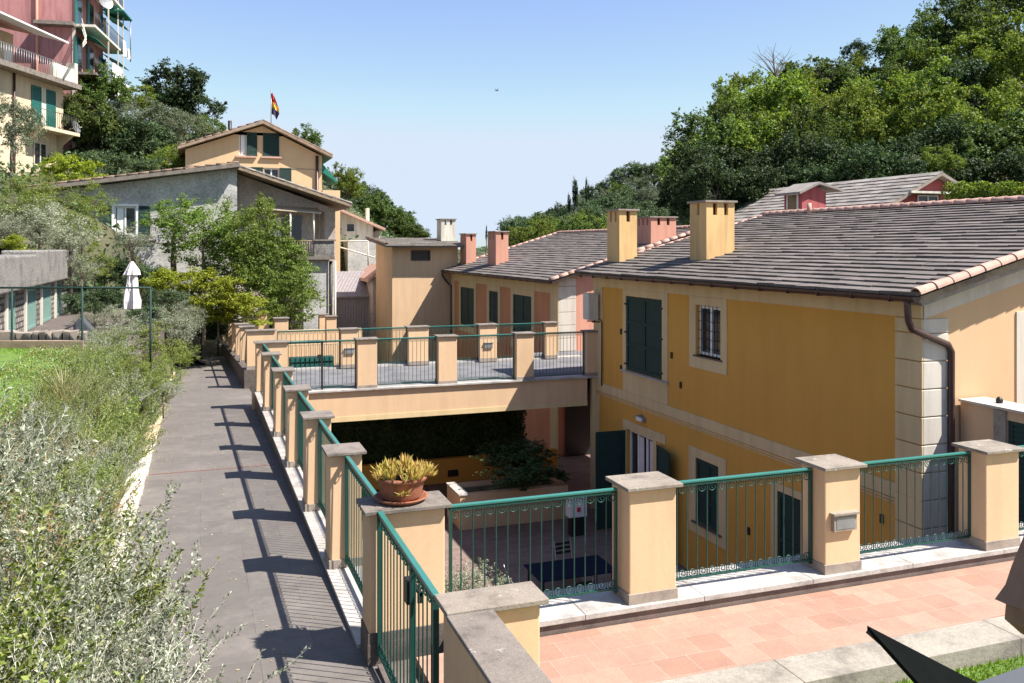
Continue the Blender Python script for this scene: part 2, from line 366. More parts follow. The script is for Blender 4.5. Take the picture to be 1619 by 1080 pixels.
def panel_shutter_mb(fr, a0, a1, z0, z1, d0, th=0.045, st=0.09, panels=3):
    m = frame_mb(fr, a0, a1, z0, z1, st, d0, d0+th)
    m.fbox(fr, a0+st, a1-st, z0+st, z1-st, d0, d0+th*0.45)
    H = (z1-z0-2*st); 
    for k in range(1, panels): 
        zc = z0+st+H*k/panels; m.fbox(fr, a0+st, a1-st, zc-0.04, zc+0.04, d0, d0+th*0.98)
    return m
def window(parent, fr, a0, a1, z0, z1, d=-0.12, fmat='white', panes=2, curtain=False):
    f = frame_mb(fr, a0, a1, z0, z1, 0.06, d, d+0.05)
    for k in range(1, panels_ := panes):
        c = a0+(a1-a0)*k/panels_; f.fbox(fr, c-0.04, c+0.04, z0+0.06, z1-0.06, d, d+0.055)
    o = f.build('window_frame', M[fmat], parent)
    MB().fbox(fr, a0+0.02, a1-0.02, z0+0.02, z1-0.02, d-0.02, d+0.01).build('pane', M['glass'], o)
    if curtain: MB().fbox(fr, a0+0.1, a0+(a1-a0)*0.42, z0+0.1, z1-0.07, d+0.012, d+0.018).build('curtain', M['white_cloth'], o)
    return o
# slabs laid in courses up a roof plane; fr.o at eave start, a along eave, up-slope vector
def slab_roof(o, along, up, la, lu, course, tw, th=0.022, seed=1, jitter=1.0, curve=False):
    rnd = random.Random(seed); o = Vector(o); al = Vector(along).normalized(); up = Vector(up).normalized(); n = al.cross(up).normalized()
    if n.z < 0: n = -n
    m = MB(); k = 0; nc = int(round(lu/course)); course = lu/nc
    for i in range(nc):
        u0 = i*course-0.03; u1 = (i+1)*course+0.05; a = -rnd.random()*tw
        while a < la:
            w = tw*(1+rnd.uniform(-.12, .12)*jitter); a0, a1 = max(a, 0), min(a+w-0.006, la)
            if a1-a0 > 0.03:
                j = rnd.uniform(0, .010)*jitter; t = th*(1+rnd.uniform(-.25, .35)*jitter); uu = u0+rnd.uniform(-.014, .014)*jitter
                tl = rnd.uniform(-.006, .006)*jitter
                P = lambda aa, q, h: o+al*aa+up*q+n*h
                top = t+0.030+j; vs = [P(a0, uu, top+tl), P(a1, uu, top-tl), P(a1, u1, 0.018), P(a0, u1, 0.018), P(a0, uu, 0.002), P(a1, uu, 0.002), P(a1, u1, -0.01), P(a0, u1, -0.01)]
                m.add(vs, [(0, 1, 2, 3), (4, 5, 1, 0), (5, 6, 2, 1), (7, 4, 0, 3)])
            a += w
    return m
def half_tiles(p0, p1, upn, r=0.10, step=0.34, seed=3):     # row of half-round tiles from p0 to p1
    rnd = random.Random(seed); p0, p1 = Vector(p0), Vector(p1); d = p1-p0; Ln = d.length; t = d/Ln; upn = Vector(upn).normalized()
    upn = (upn-t*upn.dot(t)).normalized(); q = t.cross(upn); m = MB(); n = int(Ln/step); K = 8
    for i in range(n):
        a, b = i*Ln/n, (i+1)*Ln/n+0.05; r0 = r*(1.12+rnd.uniform(-.03, .03)); r1 = r*0.92; j = Vector((rnd.uniform(-1, 1), rnd.uniform(-1, 1), 0))*0.006
        vs = []
        for (x, rr) in ((a, r0), (b, r1)):
            for rad in (rr, rr-0.018):
                for k in range(K+1):
                    an = math.pi*k/K; vs.append(p0+j+t*x+q*math.cos(an)*rad+upn*(math.sin(an)*rad*0.95))
        e = K+1; fs = []
        for k in range(K): fs += [(k, k+1, 2*e+k+1, 2*e+k), (e+k+1, e+k, 3*e+k, 3*e+k+1), (k+1, k, e+k, e+k+1), (2*e+k, 2*e+k+1, 3*e+k+1, 3*e+k)]
        m.add(vs, fs, True)
    return m
# ---------------------------------------------------------------- foliage
def leaf_mesh(name, P, size, mat, seed=0, aspect=0.5, nrm=None, svar=0.35, fold=True):
    g = np.random.default_rng(seed); n = len(P)
    a = g.normal(size=(n, 3)); a /= np.linalg.norm(a, axis=1, keepdims=True)
    if nrm is not None:
        a = a*0.75+nrm; a /= np.linalg.norm(a, axis=1, keepdims=True)+1e-9
    b = g.normal(size=(n, 3)); b -= a*(a*b).sum(1, keepdims=True); b /= np.linalg.norm(b, axis=1, keepdims=True)+1e-9
    c = np.cross(a, b); s = (size*(1+g.uniform(-svar, svar, n)))[:, None]
    V = np.stack([P-b*s*0.5, P+c*s*0.5*aspect+b*s*0.05, P+b*s*0.5, P-c*s*0.5*aspect+b*s*0.05], 1).reshape(-1, 3).astype(np.float32)
    me = bpy.data.meshes.new(name); me.vertices.add(4*n); me.vertices.foreach_set('co', V.ravel())
    me.loops.add(4*n); me.loops.foreach_set('vertex_index', np.arange(4*n, dtype=np.int32))
    me.polygons.add(n); me.polygons.foreach_set('loop_start', np.arange(0, 4*n, 4, dtype=np.int32))
    me.update(calc_edges=True); me.materials.append(mat); return me
def clump_points(seed, rad=(1, 1, 1), nclump=26, per=220, crad=0.34, flat=0.8, shell=0.55, bottom=-0.6):
    # limbs -> boughs -> leaf sprays, so the outline is ragged and there are gaps
    g = np.random.default_rng(seed); cs = []
    nl = 9; lobes = []
    while len(lobes) < nl:
        p = g.normal(size=3); p /= np.linalg.norm(p)
        if p[2] < bottom or any(np.linalg.norm(p-q) < .55 for q in lobes): continue
        lobes.append(p)
    lobes = [q*g.uniform(.38, .72) for q in lobes]
    while len(cs) < nclump:
        q = lobes[g.integers(0, nl)]; d = g.normal(size=3); d /= np.linalg.norm(d); c = q+d*g.uniform(.18, .46)
        if c[2] < bottom or np.linalg.norm(c) < shell*.6: continue
        cs.append(c)
    P = []; Nn = []
    for c in cs:
        r = crad*g.uniform(0.45, 1.15); ns = 9; k = int(per*g.uniform(0.5, 1.5)/ns)+1; out = c/ (np.linalg.norm(c)+1e-6)
        for s_ in range(ns):
            d = g.normal(size=3); d = d/np.linalg.norm(d)+out*.5; d /= np.linalg.norm(d)
            t = g.random(k)**.7; sp = g.normal(size=(k, 3))*r*.17*(1.2-t)[:, None]
            q = c+d[None]*(t*r*g.uniform(.7, 1.35))[:, None]*np.array([1, 1, flat])+sp
            P.append(q); Nn.append(np.tile(d*.35+np.array([0, 0, .6]), (k, 1))+g.normal(size=(k, 3))*.15)
    P = np.concatenate(P)*np.array(rad); return P, np.concatenate(Nn), cs
def branch_mb(seed, h0, targets, r0, wig=0.05, n=6, mb=None, base=(0, 0, 0)):
    rnd = random.Random(seed); mb = mb or MB(); base = Vector(base)
    fork = base+Vector((rnd.uniform(-.08, .08)*h0, rnd.uniform(-.08, .08)*h0, h0))
    pts = [base-Vector((0, 0, 0.3*h0*0.3)), base+Vector((0, 0, 0.02)), base.lerp(fork, .5)+Vector((rnd.uniform(-wig, wig), rnd.uniform(-wig, wig), 0))*h0, fork]
    mb.tube(pts, [r0*1.35, r0*1.15, r0*0.9, r0*0.75], 8)
    for t in targets:
        t = Vector(t); L_ = (t-fork).length
        q = [fork-Vector((0, 0, r0*0.5))]
        for k in (0.33, 0.66): q.append(fork.lerp(t, k)+Vector((rnd.uniform(-1, 1), rnd.uniform(-1, 1), rnd.uniform(0, 1)))*L_*0.09)
        q.append(t); mb.tube(q, [r0*0.55, r0*0.36, r0*0.2, r0*0.06], n)
        for k in range(2):
            s0 = q[1].lerp(q[2], rnd.random()); e = s0+Vector((rnd.uniform(-1, 1), rnd.uniform(-1, 1), rnd.uniform(0, 1))).normalized()*L_*0.4
            mb.tube([s0, s0.lerp(e, .5)+Vector((0, 0, L_*0.03)), e], [r0*0.2, r0*0.12, r0*0.03], 4)
    return mb
def obj_from(me, name, parent, loc=(0, 0, 0), scale=(1, 1, 1)):
    o = bpy.data.objects.new(name, me); C.objects.link(o); o.parent = parent; o.location = loc; o.scale = scale; return o
# tree prototypes: unit crown (radius 1) centred at z=0; trunk reaches down to -H
PROTO = {}
def make_crown_proto(key, mat, seed, n, leaf, rad=(1, 1, 1), nclump=26, crad=0.34, aspect=0.6, flat=0.8, shell=0.5, bottom=-0.6):
    P, Nn, cs = clump_points(seed, rad, nclump, int(n/nclump), crad, flat, shell, bottom)
    crown = leaf_mesh(key+'_crown', P, leaf, L[mat], seed, aspect, Nn)
    rnd = random.Random(seed); tg = [Vector(c)*0.8 for c in rnd.sample(cs, min(9, len(cs)))]
    tg = [Vector((t.x*rad[0], t.y*rad[1], t.z*rad[2])) for t in tg]
    mb = branch_mb(seed, 0.9, [t+Vector((0, 0, 1.6)) for t in tg], 0.075, base=(0, 0, 0))
    mb.tube([(0, 0, -1.6), (0.03, 0, -0.6), (0, 0, 0.05)], [0.11, 0.10, 0.085], 8)
    mb.v = [(x, y, z-1.6) for x, y, z in mb.v]
    tm = bpy.data.meshes.new(key+'_trunk'); tm.from_pydata(mb.v, [], mb.f); tm.materials.append(M['bark_dark'] if mat in ('dark', 'oak', 'holm') else M['bark'])
    tm.polygons.foreach_set('use_smooth', [True]*len(mb.f)); tm.update()
    PROTO[key] = (crown, tm)
def tree(kind, c, r, label, cat='tree', group=None, name='tree', sz=1.0, rot=None, low=False, trunk_name='trunk', crown_name='crown'):
    # c crown centre, r crown radius (x), sz vertical factor
    crown, tm = PROTO[kind]; rnd = random.Random(hash((round(c[0], 2), round(c[1], 2), round(r, 2))) & 0xffff)
    hh = r*sz*(1.0 if low else 2.0)
    e = empty(name, (c[0], c[1], c[2]-hh), label, cat, group)
    e.rotation_euler = (0, 0, rnd.uniform(0, 6.28) if rot is None else rot)
    obj_from(tm, 'stems' if low else trunk_name, e, (0, 0, hh), (r*(.4 if low else 1), r*(.4 if low else 1), hh/2)); obj_from(crown, 'foliage' if low else crown_name, e, (0, 0, hh), (r, r, r*sz))
    return e
# ================================================================ ground, terrace, path
def slab(name, mat, *b, parent=None, bevel=0):
    return MB().box(*b).build(name, M[mat], parent, bevel=bevel)
struct(MB().poly([(-1500, -200, -6.6), (1500, -200, -6.6), (1500, 3000, -6.6), (-1500, 3000, -6.6)]).build('ground', M['hill_soil']))
struct(slab('courtyard_floor', 'yard_floor', 1.9, 26, 7.8, 62, -5.2, -4.65))
# tiled terrace with its raised kerb and outer step
struct(MB().box(1.75, 14, 6.272, 7.348, -4.55, -0.14).build('terrace_floor', M['terracotta_floor']))
ks = MB()
xs = [2.12, 3.35, 4.62, 5.9, 7.2, 8.5, 9.8, 11.2, 12.2]
for a, b in zip(xs[:-1], xs[1:]): ks.box(a+0.002, b-0.002, 7.35, 7.98, -0.055, 0.0)
k_ = MB().box(2.12, 12.2, 7.375, 7.96, -5, -0.056).build('terrace_kerb', M['kerb_riser']); struct(k_)
struct(ks.build('kerb_coping', M['ledge'], bevel=0.006))
st = MB(); xs = [2.3, 4.62, 6.98, 9.3, 12]
for i, (a, b) in enumerate(zip(xs[:-1], xs[1:])): st.box(a+0.0015, b-0.0015, 5.86, 6.27, -0.31, -0.136)
struct(st.build('terrace_step', M['step_stone'], bevel=0.006))
struct(MB().box(1.72, 14, 1.0, 5.858, -4.5, -0.30).build('lower_lawn_bed', M['grass_base']))
struct(MB().box(1.445, 1.745, 5.55, 7.5, -4.5, -0.22).build('gate_threshold', M['dark_kerb']))
# sloping path beside the wall
def zp(y): return -0.4-0.0395*(y-11)
def path_sheet(x0, x1, ys, dz, name, mat, th=0.3):
    m = MB()
    for a, b in zip(ys[:-1], ys[1:]):
        A = [(x0(a) if callable(x0) else x0, a, zp(a)+dz), (x1(a) if callable(x1) else x1, a, zp(a)+dz), (x1(b) if callable(x1) else x1, b, zp(b)+dz), (x0(b) if callable(x0) else x0, b, zp(b)+dz)]
        m.poly(A)
    return m.build(name, M[mat])
def xw(y): return 1.36 if y < 29 else 1.30-0.0215*(y-29)
ysn = [-1, 3, 7, 10, 13.1, 17, 21, 25, 29, 35, 40, 46]
struct(path_sheet(-1.0, lambda y: xw(y)+0.15, ysn, 0, 'path', 'path'))
m = MB(); m.box(-0.875, 1.3, 16.57, 16.63, zp(16.6)-0.05, zp(16.6)+0.008); struct(m.build('drain_channel', paint('rusty_drain', (0.17, 0.095, 0.08), 0.8)))
# path wall body (courtyard side retaining wall) with its ledge on top
wl = MB(); lg = MB()
def zl(y): return -0.24-0.0135*(y-7.9)
for a, b in ((7.98, 12.5), (12.5, 18), (18, 24.2)):
    wl.add([(1.362, a, -5), (1.9, a, -5), (1.9, b, -5), (1.362, b, -5), (1.362, a, zl(a)-.04), (1.9, a, zl(a)-.04), (1.9, b, zl(b)-.04), (1.362, b, zl(b)-.04)], [(0, 1, 5, 4), (1, 2, 6, 5), (2, 3, 7, 6), (3, 0, 4, 7), (4, 5, 6, 7)])
    lg.add([(1.35, a, zl(a)-.04), (1.92, a, zl(a)-.04), (1.92, b, zl(b)-.04), (1.35, b, zl(b)-.04), (1.35, a, zl(a)), (1.92, a, zl(a)), (1.92, b, zl(b)), (1.35, b, zl(b))], [(0, 1, 5, 4), (1, 2, 6, 5), (2, 3, 7, 6), (3, 0, 4, 7), (4, 5, 6, 7)])
wt = wl.build('path_wall', M['dark_kerb']); tag(wt, 'dark kerb wall carrying the cream piers along the right edge of the path', 'wall')
lg.build('wall_ledge', M['ledge'], wt)
# ================================================================ piers
def pier(x0, x1, y0, y1, zb, zt, label, group='cream piers along the path wall', capmat='cap', plinth='plinth', ov=0.045, capth=0.036, ph=0.10, wallmat='cream', light=None):
    e = empty('pier', ((x0+x1)/2, (y0+y1)/2, zb), label, 'pier', group)
    MB().box(x0, x1, y0, y1, zb+ph*0.5, zt-capth).build('shaft', M[wallmat], e, bevel=0.012)
    c = MB(); rn = random.Random(int(y0*100)+int(x0*10))
    c.box(x0-ov, x1+ov, y0-ov*1.3, y1+ov*1.3, zt-capth, zt)
    c.build('cap', M[capmat], e, bevel=0.006)
    MB().box(x0-0.012, x1+0.012, y0-0.012, y1+0.012, zb-0.03, zb+ph).build('plinth', M[plinth], e, bevel=0.004)
    if light:
        lx, lz = light
        g = MB().box(lx-0.165, lx+0.165, y0-0.075, y0+0.01, lz+0.085, lz+0.11).box(lx-0.145, lx+0.145, y0-0.05, y0+0.01, lz-0.085, lz+0.085).build('step_light', M['plinth'], e, bevel=0.003)
        MB().box(lx-0.115, lx+0.115, y0-0.054, y0-0.045, lz-0.06, lz+0.06).build('lens', M['grey_metal'], g)
    return e
TG = 'cream piers of the terrace balustrade'
pier(3.83, 4.335, 7.40, 7.78, 0.0, 1.12, 'first free cream terrace pier right of the potted plant, before the open courtyard door', TG, 'cap_pale')
pier(6.09, 6.54, 7.40, 7.78, 0.0, 1.12, 'cream terrace pier with a small hooded step light on its front', TG, 'cap_pale', light=(6.31, 0.53))
pier(8.265, 8.76, 7.38, 7.76, 0.0, 1.12, 'rightmost cream terrace pier in view, in front of the brown downpipe', TG, 'cap_pale')
pier(10.45, 10.95, 7.38, 7.76, 0.0, 1.12, 'cream terrace pier just beyond the right edge', TG, 'cap_pale')
pp = pier(1.385, 2.07, 7.58, 7.91, -0.06, 1.10, 'wide cream corner pier carrying the potted succulent', TG, 'cap', 'dark_kerb', ov=0.05, ph=0.08)
MB().box(1.372, 2.09, 7.565, 7.93, -5, -0.07).build('base', M['dark_kerb'], pp)
PY = [(10.02, 10.40), (12.42, 12.78), (15.15, 15.55), (17.85, 18.22), (20.95, 21.35)]
lb = ['first', 'second', 'third', 'fourth', 'fifth']
for k, (a, b) in enumerate(PY):
    zt = 1.085-0.0137*(a-7.9)
    pier(1.385, 1.735 if k else 1.75, a, b, zl(a), zt, '%s cream pier beyond the potted pier along the path wall, with a slate cap' % lb[k], light=None)
pier(1.385, 2.20, 24.0, 24.36, -0.53, 0.865, 'wide cream pier where the footbridge railing meets the path wall', 'cream corner piers of the footbridge', 'cap')
MB_ = MB().box(1.30, 2.2, 24.0, 24.5, -5, -0.55).build('bridge_abutment', M['cream']); tag(MB_, 'cream abutment block under the near left corner of the footbridge', 'abutment')
# far stretch of the path wall
def xf(y): return 1.345-0.0215*(y-29)
FY = [28.85, 32.0, 34.6, 37.2, 39.8, 42.4, 45.0]
def zcf(y): return 0.735-(y-28.85)*0.046
m = MB()
for a, b in zip(FY[:-1], FY[1:]):
    m.add([(xf(a)-.04, a, -4), (xf(a)+.5, a, -4), (xf(b)+.5, b, -4), (xf(b)-.04, b, -4), (xf(a)-.04, a, zcf(a)-1.25), (xf(a)+.5, a, zcf(a)-1.25), (xf(b)+.5, b, zcf(b)-1.25), (xf(b)-.04, b, zcf(b)-1.25)], [(0, 1, 5, 4), (1, 2, 6, 5), (2, 3, 7, 6), (3, 0, 4, 7), (4, 5, 6, 7)])
tag(m.build('path_wall', M['dark_kerb']), 'dark kerb wall under the far row of piers beyond the footbridge', 'wall')
lf = ['second', 'third', 'fourth', 'fifth', 'sixth', 'last']
pier(1.385, 2.24, 28.88, 29.2, -0.5, 0.735, 'wide cream pier with a dark base at the far left corner of the footbridge', 'cream corner piers of the footbridge')
for k, y in enumerate(FY[1:]):
    pier(xf(y)+.03, xf(y)+.48, y, y+.36, zcf(y)-1.27, zcf(y), '%s pier in the far row beyond the footbridge, beside the end of the path' % lf[k], 'far row of cream piers beyond the footbridge')
# footbridge
BY0, BY1 = 24.2, 28.9
br = empty('footbridge', (6.6, 26.5, -1.4), 'cream rendered footbridge spanning from the path to the yellow house above the courtyard', 'footbridge')
MB().box(2.20, 11.10, BY0+0.03, BY1, -1.34, -0.60).build('beam', M['cream'], br)
MB().box(2.20, 11.10, BY0+0.015, BY0+0.05, -1.44, -1.30).build('drip_band', M['cream_pale'], br)
MB().box(2.2, 11.42, BY0-0.05, BY0+0.35, -0.60, -0.545).build('coping', M['ledge'], br, bevel=0.006)
MB().box(2.2, 12.9, BY0+0.36, BY1-0.3, -0.60, -0.58).build('deck', M['deck_floor'], br)
MB().box(2.2, 12.9, BY1-0.29, BY1+0.05, -0.60, -0.53).build('far_coping', M['ledge'], br)
MB().box(11.30, 11.44, BY0+0.1, BY0+0.24, -4.65, -0.61).build('end_pilaster', M['cream_pale'], br)
MB().box(11.45, 16, 24.46, 30.8, -1.3, -0.62).build('landing', M['deck_floor'], br)
BG = 'cream piers on the near side of the footbridge'
for k, x in enumerate((4.10, 6.42, 8.80)):
    pier(x, x+0.55, 24.2, 24.56, -0.545, 0.84, ['left one of three free piers on the near side of the footbridge', 'middle one of three free piers on the near side of the footbridge', 'right one of three free piers on the near side of the footbridge, partly shaded'][k], BG, ph=0.09)
pier(11.08, 11.44, 24.18, 24.55, -0.545, 0.83, 'shaded cream pier of the footbridge against the corner of the yellow house', BG, wallmat='cream')
FG = 'cream piers on the far side of the footbridge'
for k, (x0, x1, lt) in enumerate(((4.30, 4.85, 1), (6.52, 7.22, 0), (9.02, 9.64, 1), (11.45, 11.9, 0))):
    pier(x0, x1, 28.5, 28.85, -0.53, 0.73, ['far side footbridge pier with a step light, right of the green planter', 'unlit far side footbridge pier below the cream tower', 'far side footbridge pier with a step light, before the salmon facade', 'shaded far side footbridge pier beside the pink gable wall'][k], FG, light=((x0+x1)/2, 0.0) if lt else None)
# ================================================================ railings
RP = {}
def ring(mb, c, r, t, a0=0, a1=300, n=9, plane='xz'):
    pts = []
    for k in range(n+1):
        a = R(a0+(a1-a0)*k/n); pts.append((c[0]+r*math.cos(a), c[1], c[2]+r*math.sin(a)))
    mb.tube(pts, t, 5, cap=False)
def make_railing(name, Ln, nb, zb, zt, label, group, detail=2, lock=False):
    e = empty(name, (0, 0, 0), label, 'railing' if name == 'railing' else 'gate', group)
    MB().box(0, Ln, -0.024, 0.024, zt-0.024, zt).build('handrail', M['green_top'], e, bevel=0.006)
    MB().box(0, Ln, -0.016, 0.016, zt-0.05, zt-0.03).build('upper_rail', M['green'], e)
    MB().box(0, Ln, -0.018, 0.018, zb, zb+0.018).build('lower_rail', M['green'], e)
    for x in (0.012, Ln-0.012): MB().box(x-0.012, x+0.012, -0.02, 0.02, zb-0.03, zt-0.03).build('end_post', M['green'], e)
    br_ = MB().tube([(0, 0, zb+.01), (0, 0, zt-.03)], 0.0065, 6, cap=False); bme = None
    sp = Ln/(nb+1); rr = min(0.036, sp*0.34)
    t1 = MB(); ring(t1, (0, 0, 0), rr, 0.0055, 80, 400); ring(t1, (rr*0.25, 0, rr*0.1), rr*0.45, 0.005, 40, 260, 6)
    sm = None
    for k in range(nb):
        x = sp*(k+1)
        if bme is None: o = br_.build('bar', M['green'], e); bme = o.data
        else: o = obj_from(bme, 'bar', e)
        o.location = (x, 0, 0)
    if detail:
        scr = []
        for k in range(nb+1):
            for (zz, fl) in ((zt-0.052-rr, 1), (zb+0.018+rr, -1)):
                if detail == 2:
                    if sm is None: o = t1.build('scroll', M['green'], e); sm = o.data
                    else: o = obj_from(sm, 'scroll', e)
                    o.location = (sp*(k+0.5), 0, zz); o.scale = (1, 1, fl)
                else: scr.append((sp*(k+0.5), zz, fl))
        if scr:
            q = MB()
            for (x, z, fl) in scr: ring(q, (x, 0, z), rr, 0.006, 0, 330, 6)
            q.build('scrollwork', M['green'], e)
    return e
def put(e, loc, rz=0.0, rx=0.0, label=None):
    e.location = loc; e.rotation_euler = (rx, 0, rz)
    if label: e['label'] = label
    return e
def addchild(e, mb, name, mat):      # mb given in the local space of e
    me = bpy.data.meshes.new(name); me.from_pydata(mb.v, [], mb.f); me.materials.append(M[mat]); o = bpy.data.objects.new(name, me); C.objects.link(o); o.parent = e; return o
RG = 'green railings of the tiled terrace'
r1 = make_railing('railing', 1.68, 14, 0.085, 1.065, 'green railing with scrolls between the potted corner pier and the next terrace pier', RG, 2)
put(r1, (2.115, 7.60, 0))
r2 = make_railing('railing', 1.73, 14, 0.085, 1.065, 'green scrolled railing left of the terrace pier with the step light', RG, 2)
put(r2, (4.345, 7.60, 0)); 
r3 = copy_tree(r2); put(r3, (6.55, 7.60, 0), label='green scrolled railing right of the terrace pier with the step light')
r4 = copy_tree(r2); put(r4, (8.77, 7.60, 0), label='green railing at the right edge, right of the rightmost terrace pier')
PG = 'green railings along the path wall'
tilt = -math.atan(0.0137)
gaps = [(7.93, 10.0), (10.42, 12.4), (12.8, 15.13), (15.57, 17.83), (18.24, 20.93), (21.37, 23.98)]
pl = ['between the potted corner pier and the first pier beyond it', 'between the first and second piers beyond the potted pier', 'between the second and third piers beyond the potted pier', 'between the third and fourth piers beyond the potted pier', 'between the fourth and fifth piers beyond the potted pier', 'from the fifth pier to the footbridge corner']
for k, (a, b) in enumerate(gaps):
    e = make_railing('railing', b-a, int((b-a)/0.115), 0.32-0.24, 1.285, 'green path railing '+pl[k], PG, 2)
    e.location = (1.575, a, zl(a)); e.rotation_euler = (0, math.atan(0.0137), R(90))
fg = [(FY[i]+.37, FY[i+1]-.02) for i in range(len(FY)-1)]
for k, (a, b) in enumerate(fg):
    e = make_railing('railing', b-a, int((b-a)/0.13), 0.06, 1.15, 'green railing before the %s pier of the far row beyond the footbridge' % lf[k], 'green railings of the far row', 0)
    e.location = (xf(a)+.25, a, zcf(a)-1.25); e.rotation_euler = (0, math.atan(0.046), R(90.0+math.degrees(math.atan(0.0215))))
BRG = 'grey green railings on the near side of the footbridge'
nbr = [(2.23, 4.08), (4.67, 6.40), (6.99, 8.78), (9.37, 11.06)]
bl = ['double railing with a lock at the left end of the near side of the footbridge', 'second railing from the left on the near side of the footbridge', 'third railing from the left on the near side of the footbridge', 'railing at the right end of the near footbridge side, against the yellow house']
for k, (a, b) in enumerate(nbr):
    e = make_railing('railing', b-a, 14, 0.0, 1.31, bl[k], BRG, 2); e.location = (a, 24.38, -0.50)
    if k == 0:
        addchild(e, MB().box(0.9, 0.95, -0.03, 0.03, -0.05, 1.28), 'middle_post', 'iron')
        addchild(e, MB().box(0.80, 0.94, -0.05, 0.05, 0.82, 0.92), 'lock', 'iron')
nbf = [(2.3, 4.28), (4.87, 6.50), (7.24, 9.0), (9.66, 11.43)]
bf = ['left railing on the far side of the footbridge, green planter behind it', 'second railing from the left on the far side of the footbridge, below the cream tower', 'third railing from the left on the far side of the footbridge', 'right railing on the far side of the footbridge, before the salmon facade']
for k, (a, b) in enumerate(nbf):
    e = make_railing('railing', b-a, 13, 0.0, 1.2, bf[k], 'grey green railings on the far side of the footbridge', 2); e.location = (a, 28.68, -0.49)
# gate beside the near corner wall
g = make_railing('gate', 1.95, 15, 0.06, 1.30, 'green iron gate with a black lock between the potted pier and near corner wall', None, 2)
put(g, (1.47, 5.60, -0.20), R(90))
addchild(g, MB().box(0.72, 0.84, -0.035, 0.035, 0.95, 1.12), 'lock', 'iron')
addchild(g, MB().box(0.60, 0.80, -0.06, -0.03, 1.05, 1.07).box(0.6, 0.62, -0.06, -0.02, 1.0, 1.07), 'handle', 'iron')
addchild(g, MB().box(0.66, 0.71, -0.02, 0.02, 0.05, 1.26), 'meeting_stile', 'green')
# near corner wall, L shaped
e = empty('corner_wall', (1.7, 4.6, -0.3), 'low cream wall with a slate cap coming towards the camera from a short pier', 'wall')
MB().box(1.49, 2.08, 5.27, 5.50, -0.3, 1.085).build('end_pier', M['cream'], e, bevel=0.012)
MB().box(1.44, 2.125, 5.225, 5.55, 1.085, 1.122).build('pier_cap', M['cap_pale'], e, bevel=0.006)
MB().box(1.475, 1.70, 0.8, 5.268, -0.3, 1.08).build('wall', M['cream'], e, bevel=0.01)
MB().box(1.435, 1.74, 0.8, 5.222, 1.08, 1.112).build('wall_cap', M['cap'], e, bevel=0.006)
# ================================================================ potted succulent
pc = Vector((1.715, 7.78, 1.10))
e = empty('flower_pot', pc, 'round terracotta pot of spiky yellow succulents in a saucer on the corner pier', 'flower pot')
MB().lathe([(0, 0.0), (0.19, 0.0), (0.235, 0.03), (0.245, 0.045), (0.225, 0.045), (0.20, 0.022), (0, 0.02)], pc, 32).build('saucer', M['terra_pot'], e, smooth=True)
MB().lathe([(0, 0.02), (0.165, 0.022), (0.178, 0.05), (0.20, 0.13), (0.212, 0.19), (0.235, 0.195), (0.238, 0.235), (0.215, 0.235), (0.20, 0.20), (0, 0.19)], pc, 40, 0.018, 4).build('pot', M['terra_pot'], e, smooth=True)
MB().lathe([(0, 0.205), (0.205, 0.20)], pc, 20).build('soil', M['soil'], e)
sm = MB(); rn = random.Random(8)
def rosette(c, r, n, up=0.5):
    for k in range(n):
        a = 2*math.pi*k/n+rn.uniform(-.3, .3); el = up+rn.uniform(-.45, .5); Ln = r*rn.uniform(.7, 1.2)
        d = Vector((math.cos(a)*math.cos(el), math.sin(a)*math.cos(el), math.sin(el))); q = d.cross(Vector((0, 0, 1))).normalized(); u = q.cross(d)
        w_ = Ln*0.11; p = Vector(c)
        vs = [p-q*w_, p+q*w_, p+d*Ln*.5+q*w_*.85+u*.003, p+d*Ln*1.0+u*(Ln*.12), p+d*Ln*.5-q*w_*.85+u*.003, p+d*Ln*.45-u*w_*.8]
        sm.add(vs, [(0, 1, 2, 3, 4), (1, 0, 5), (2, 1, 5), (3, 2, 5), (4, 3, 5), (0, 4, 5)])
for i in range(95):
    a = rn.uniform(0, 6.28); rr = 0.235*math.sqrt(rn.random()); rosette(pc+Vector((rr*math.cos(a)+0.015, rr*math.sin(a), 0.22+0.11*(1-rr/0.24)*rn.uniform(.3, 1.1))), rn.uniform(.075, .115), 10, 0.75)
for i in range(14): rosette(pc+Vector((0.235+rn.uniform(-.03, .045), rn.uniform(-.13, .1), 0.21+rn.uniform(-.02, .05))), 0.08, 9, 0.4)
rosette(pc+Vector((-0.03, -0.215, 0.105)), 0.10, 12, 0.2); rosette(pc+Vector((-0.01, -0.22, 0.12)), 0.07, 9, 0.4)
for i in range(10): rosette(pc+Vector((-0.22+rn.uniform(-.02, .02), rn.uniform(-.12, .1), 0.23)), 0.06, 8, 0.6)
sm.build('succulent', L['succulent'], e)
# ================================================================ parasols close to the camera
e = empty('parasol', (5.6, 3.0, -0.3), 'dark open parasol seen from above at the bottom right edge', 'parasol')
c0 = at(1371, 989, 5.0); c1 = at(1760, 1004, 6.0); T = at(1650, 1230, 4.55); c3 = at(1540, 1420, 3.75); c2 = c1+c3-c0
n1 = at(1545, 1079, 5.05); n3 = at(1458, 1086, 4.72)
def pull(a, b, s=0.14): return (a+b)/2*(1-s)+T*s-Vector((0, 0, s*0.25))
n12, n23 = pull(c1, c2), pull(c2, c3); VD = Vector((0, 0, 0.03))
for (p, a, b, mt) in ((c0, n3, n1, 'shaded_side_cloth'), (c1, n1, n12, 'grey_cloth'), (c2, n12, n23, 'grey_cloth'), (c3, n23, n3, 'shaded_side_cloth')):  # near-black panels paint the canopy's shaded side, grey panels its lit side
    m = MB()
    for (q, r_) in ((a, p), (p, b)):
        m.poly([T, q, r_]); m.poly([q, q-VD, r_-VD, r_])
    m.build('canopy_panel', M[mt], e)
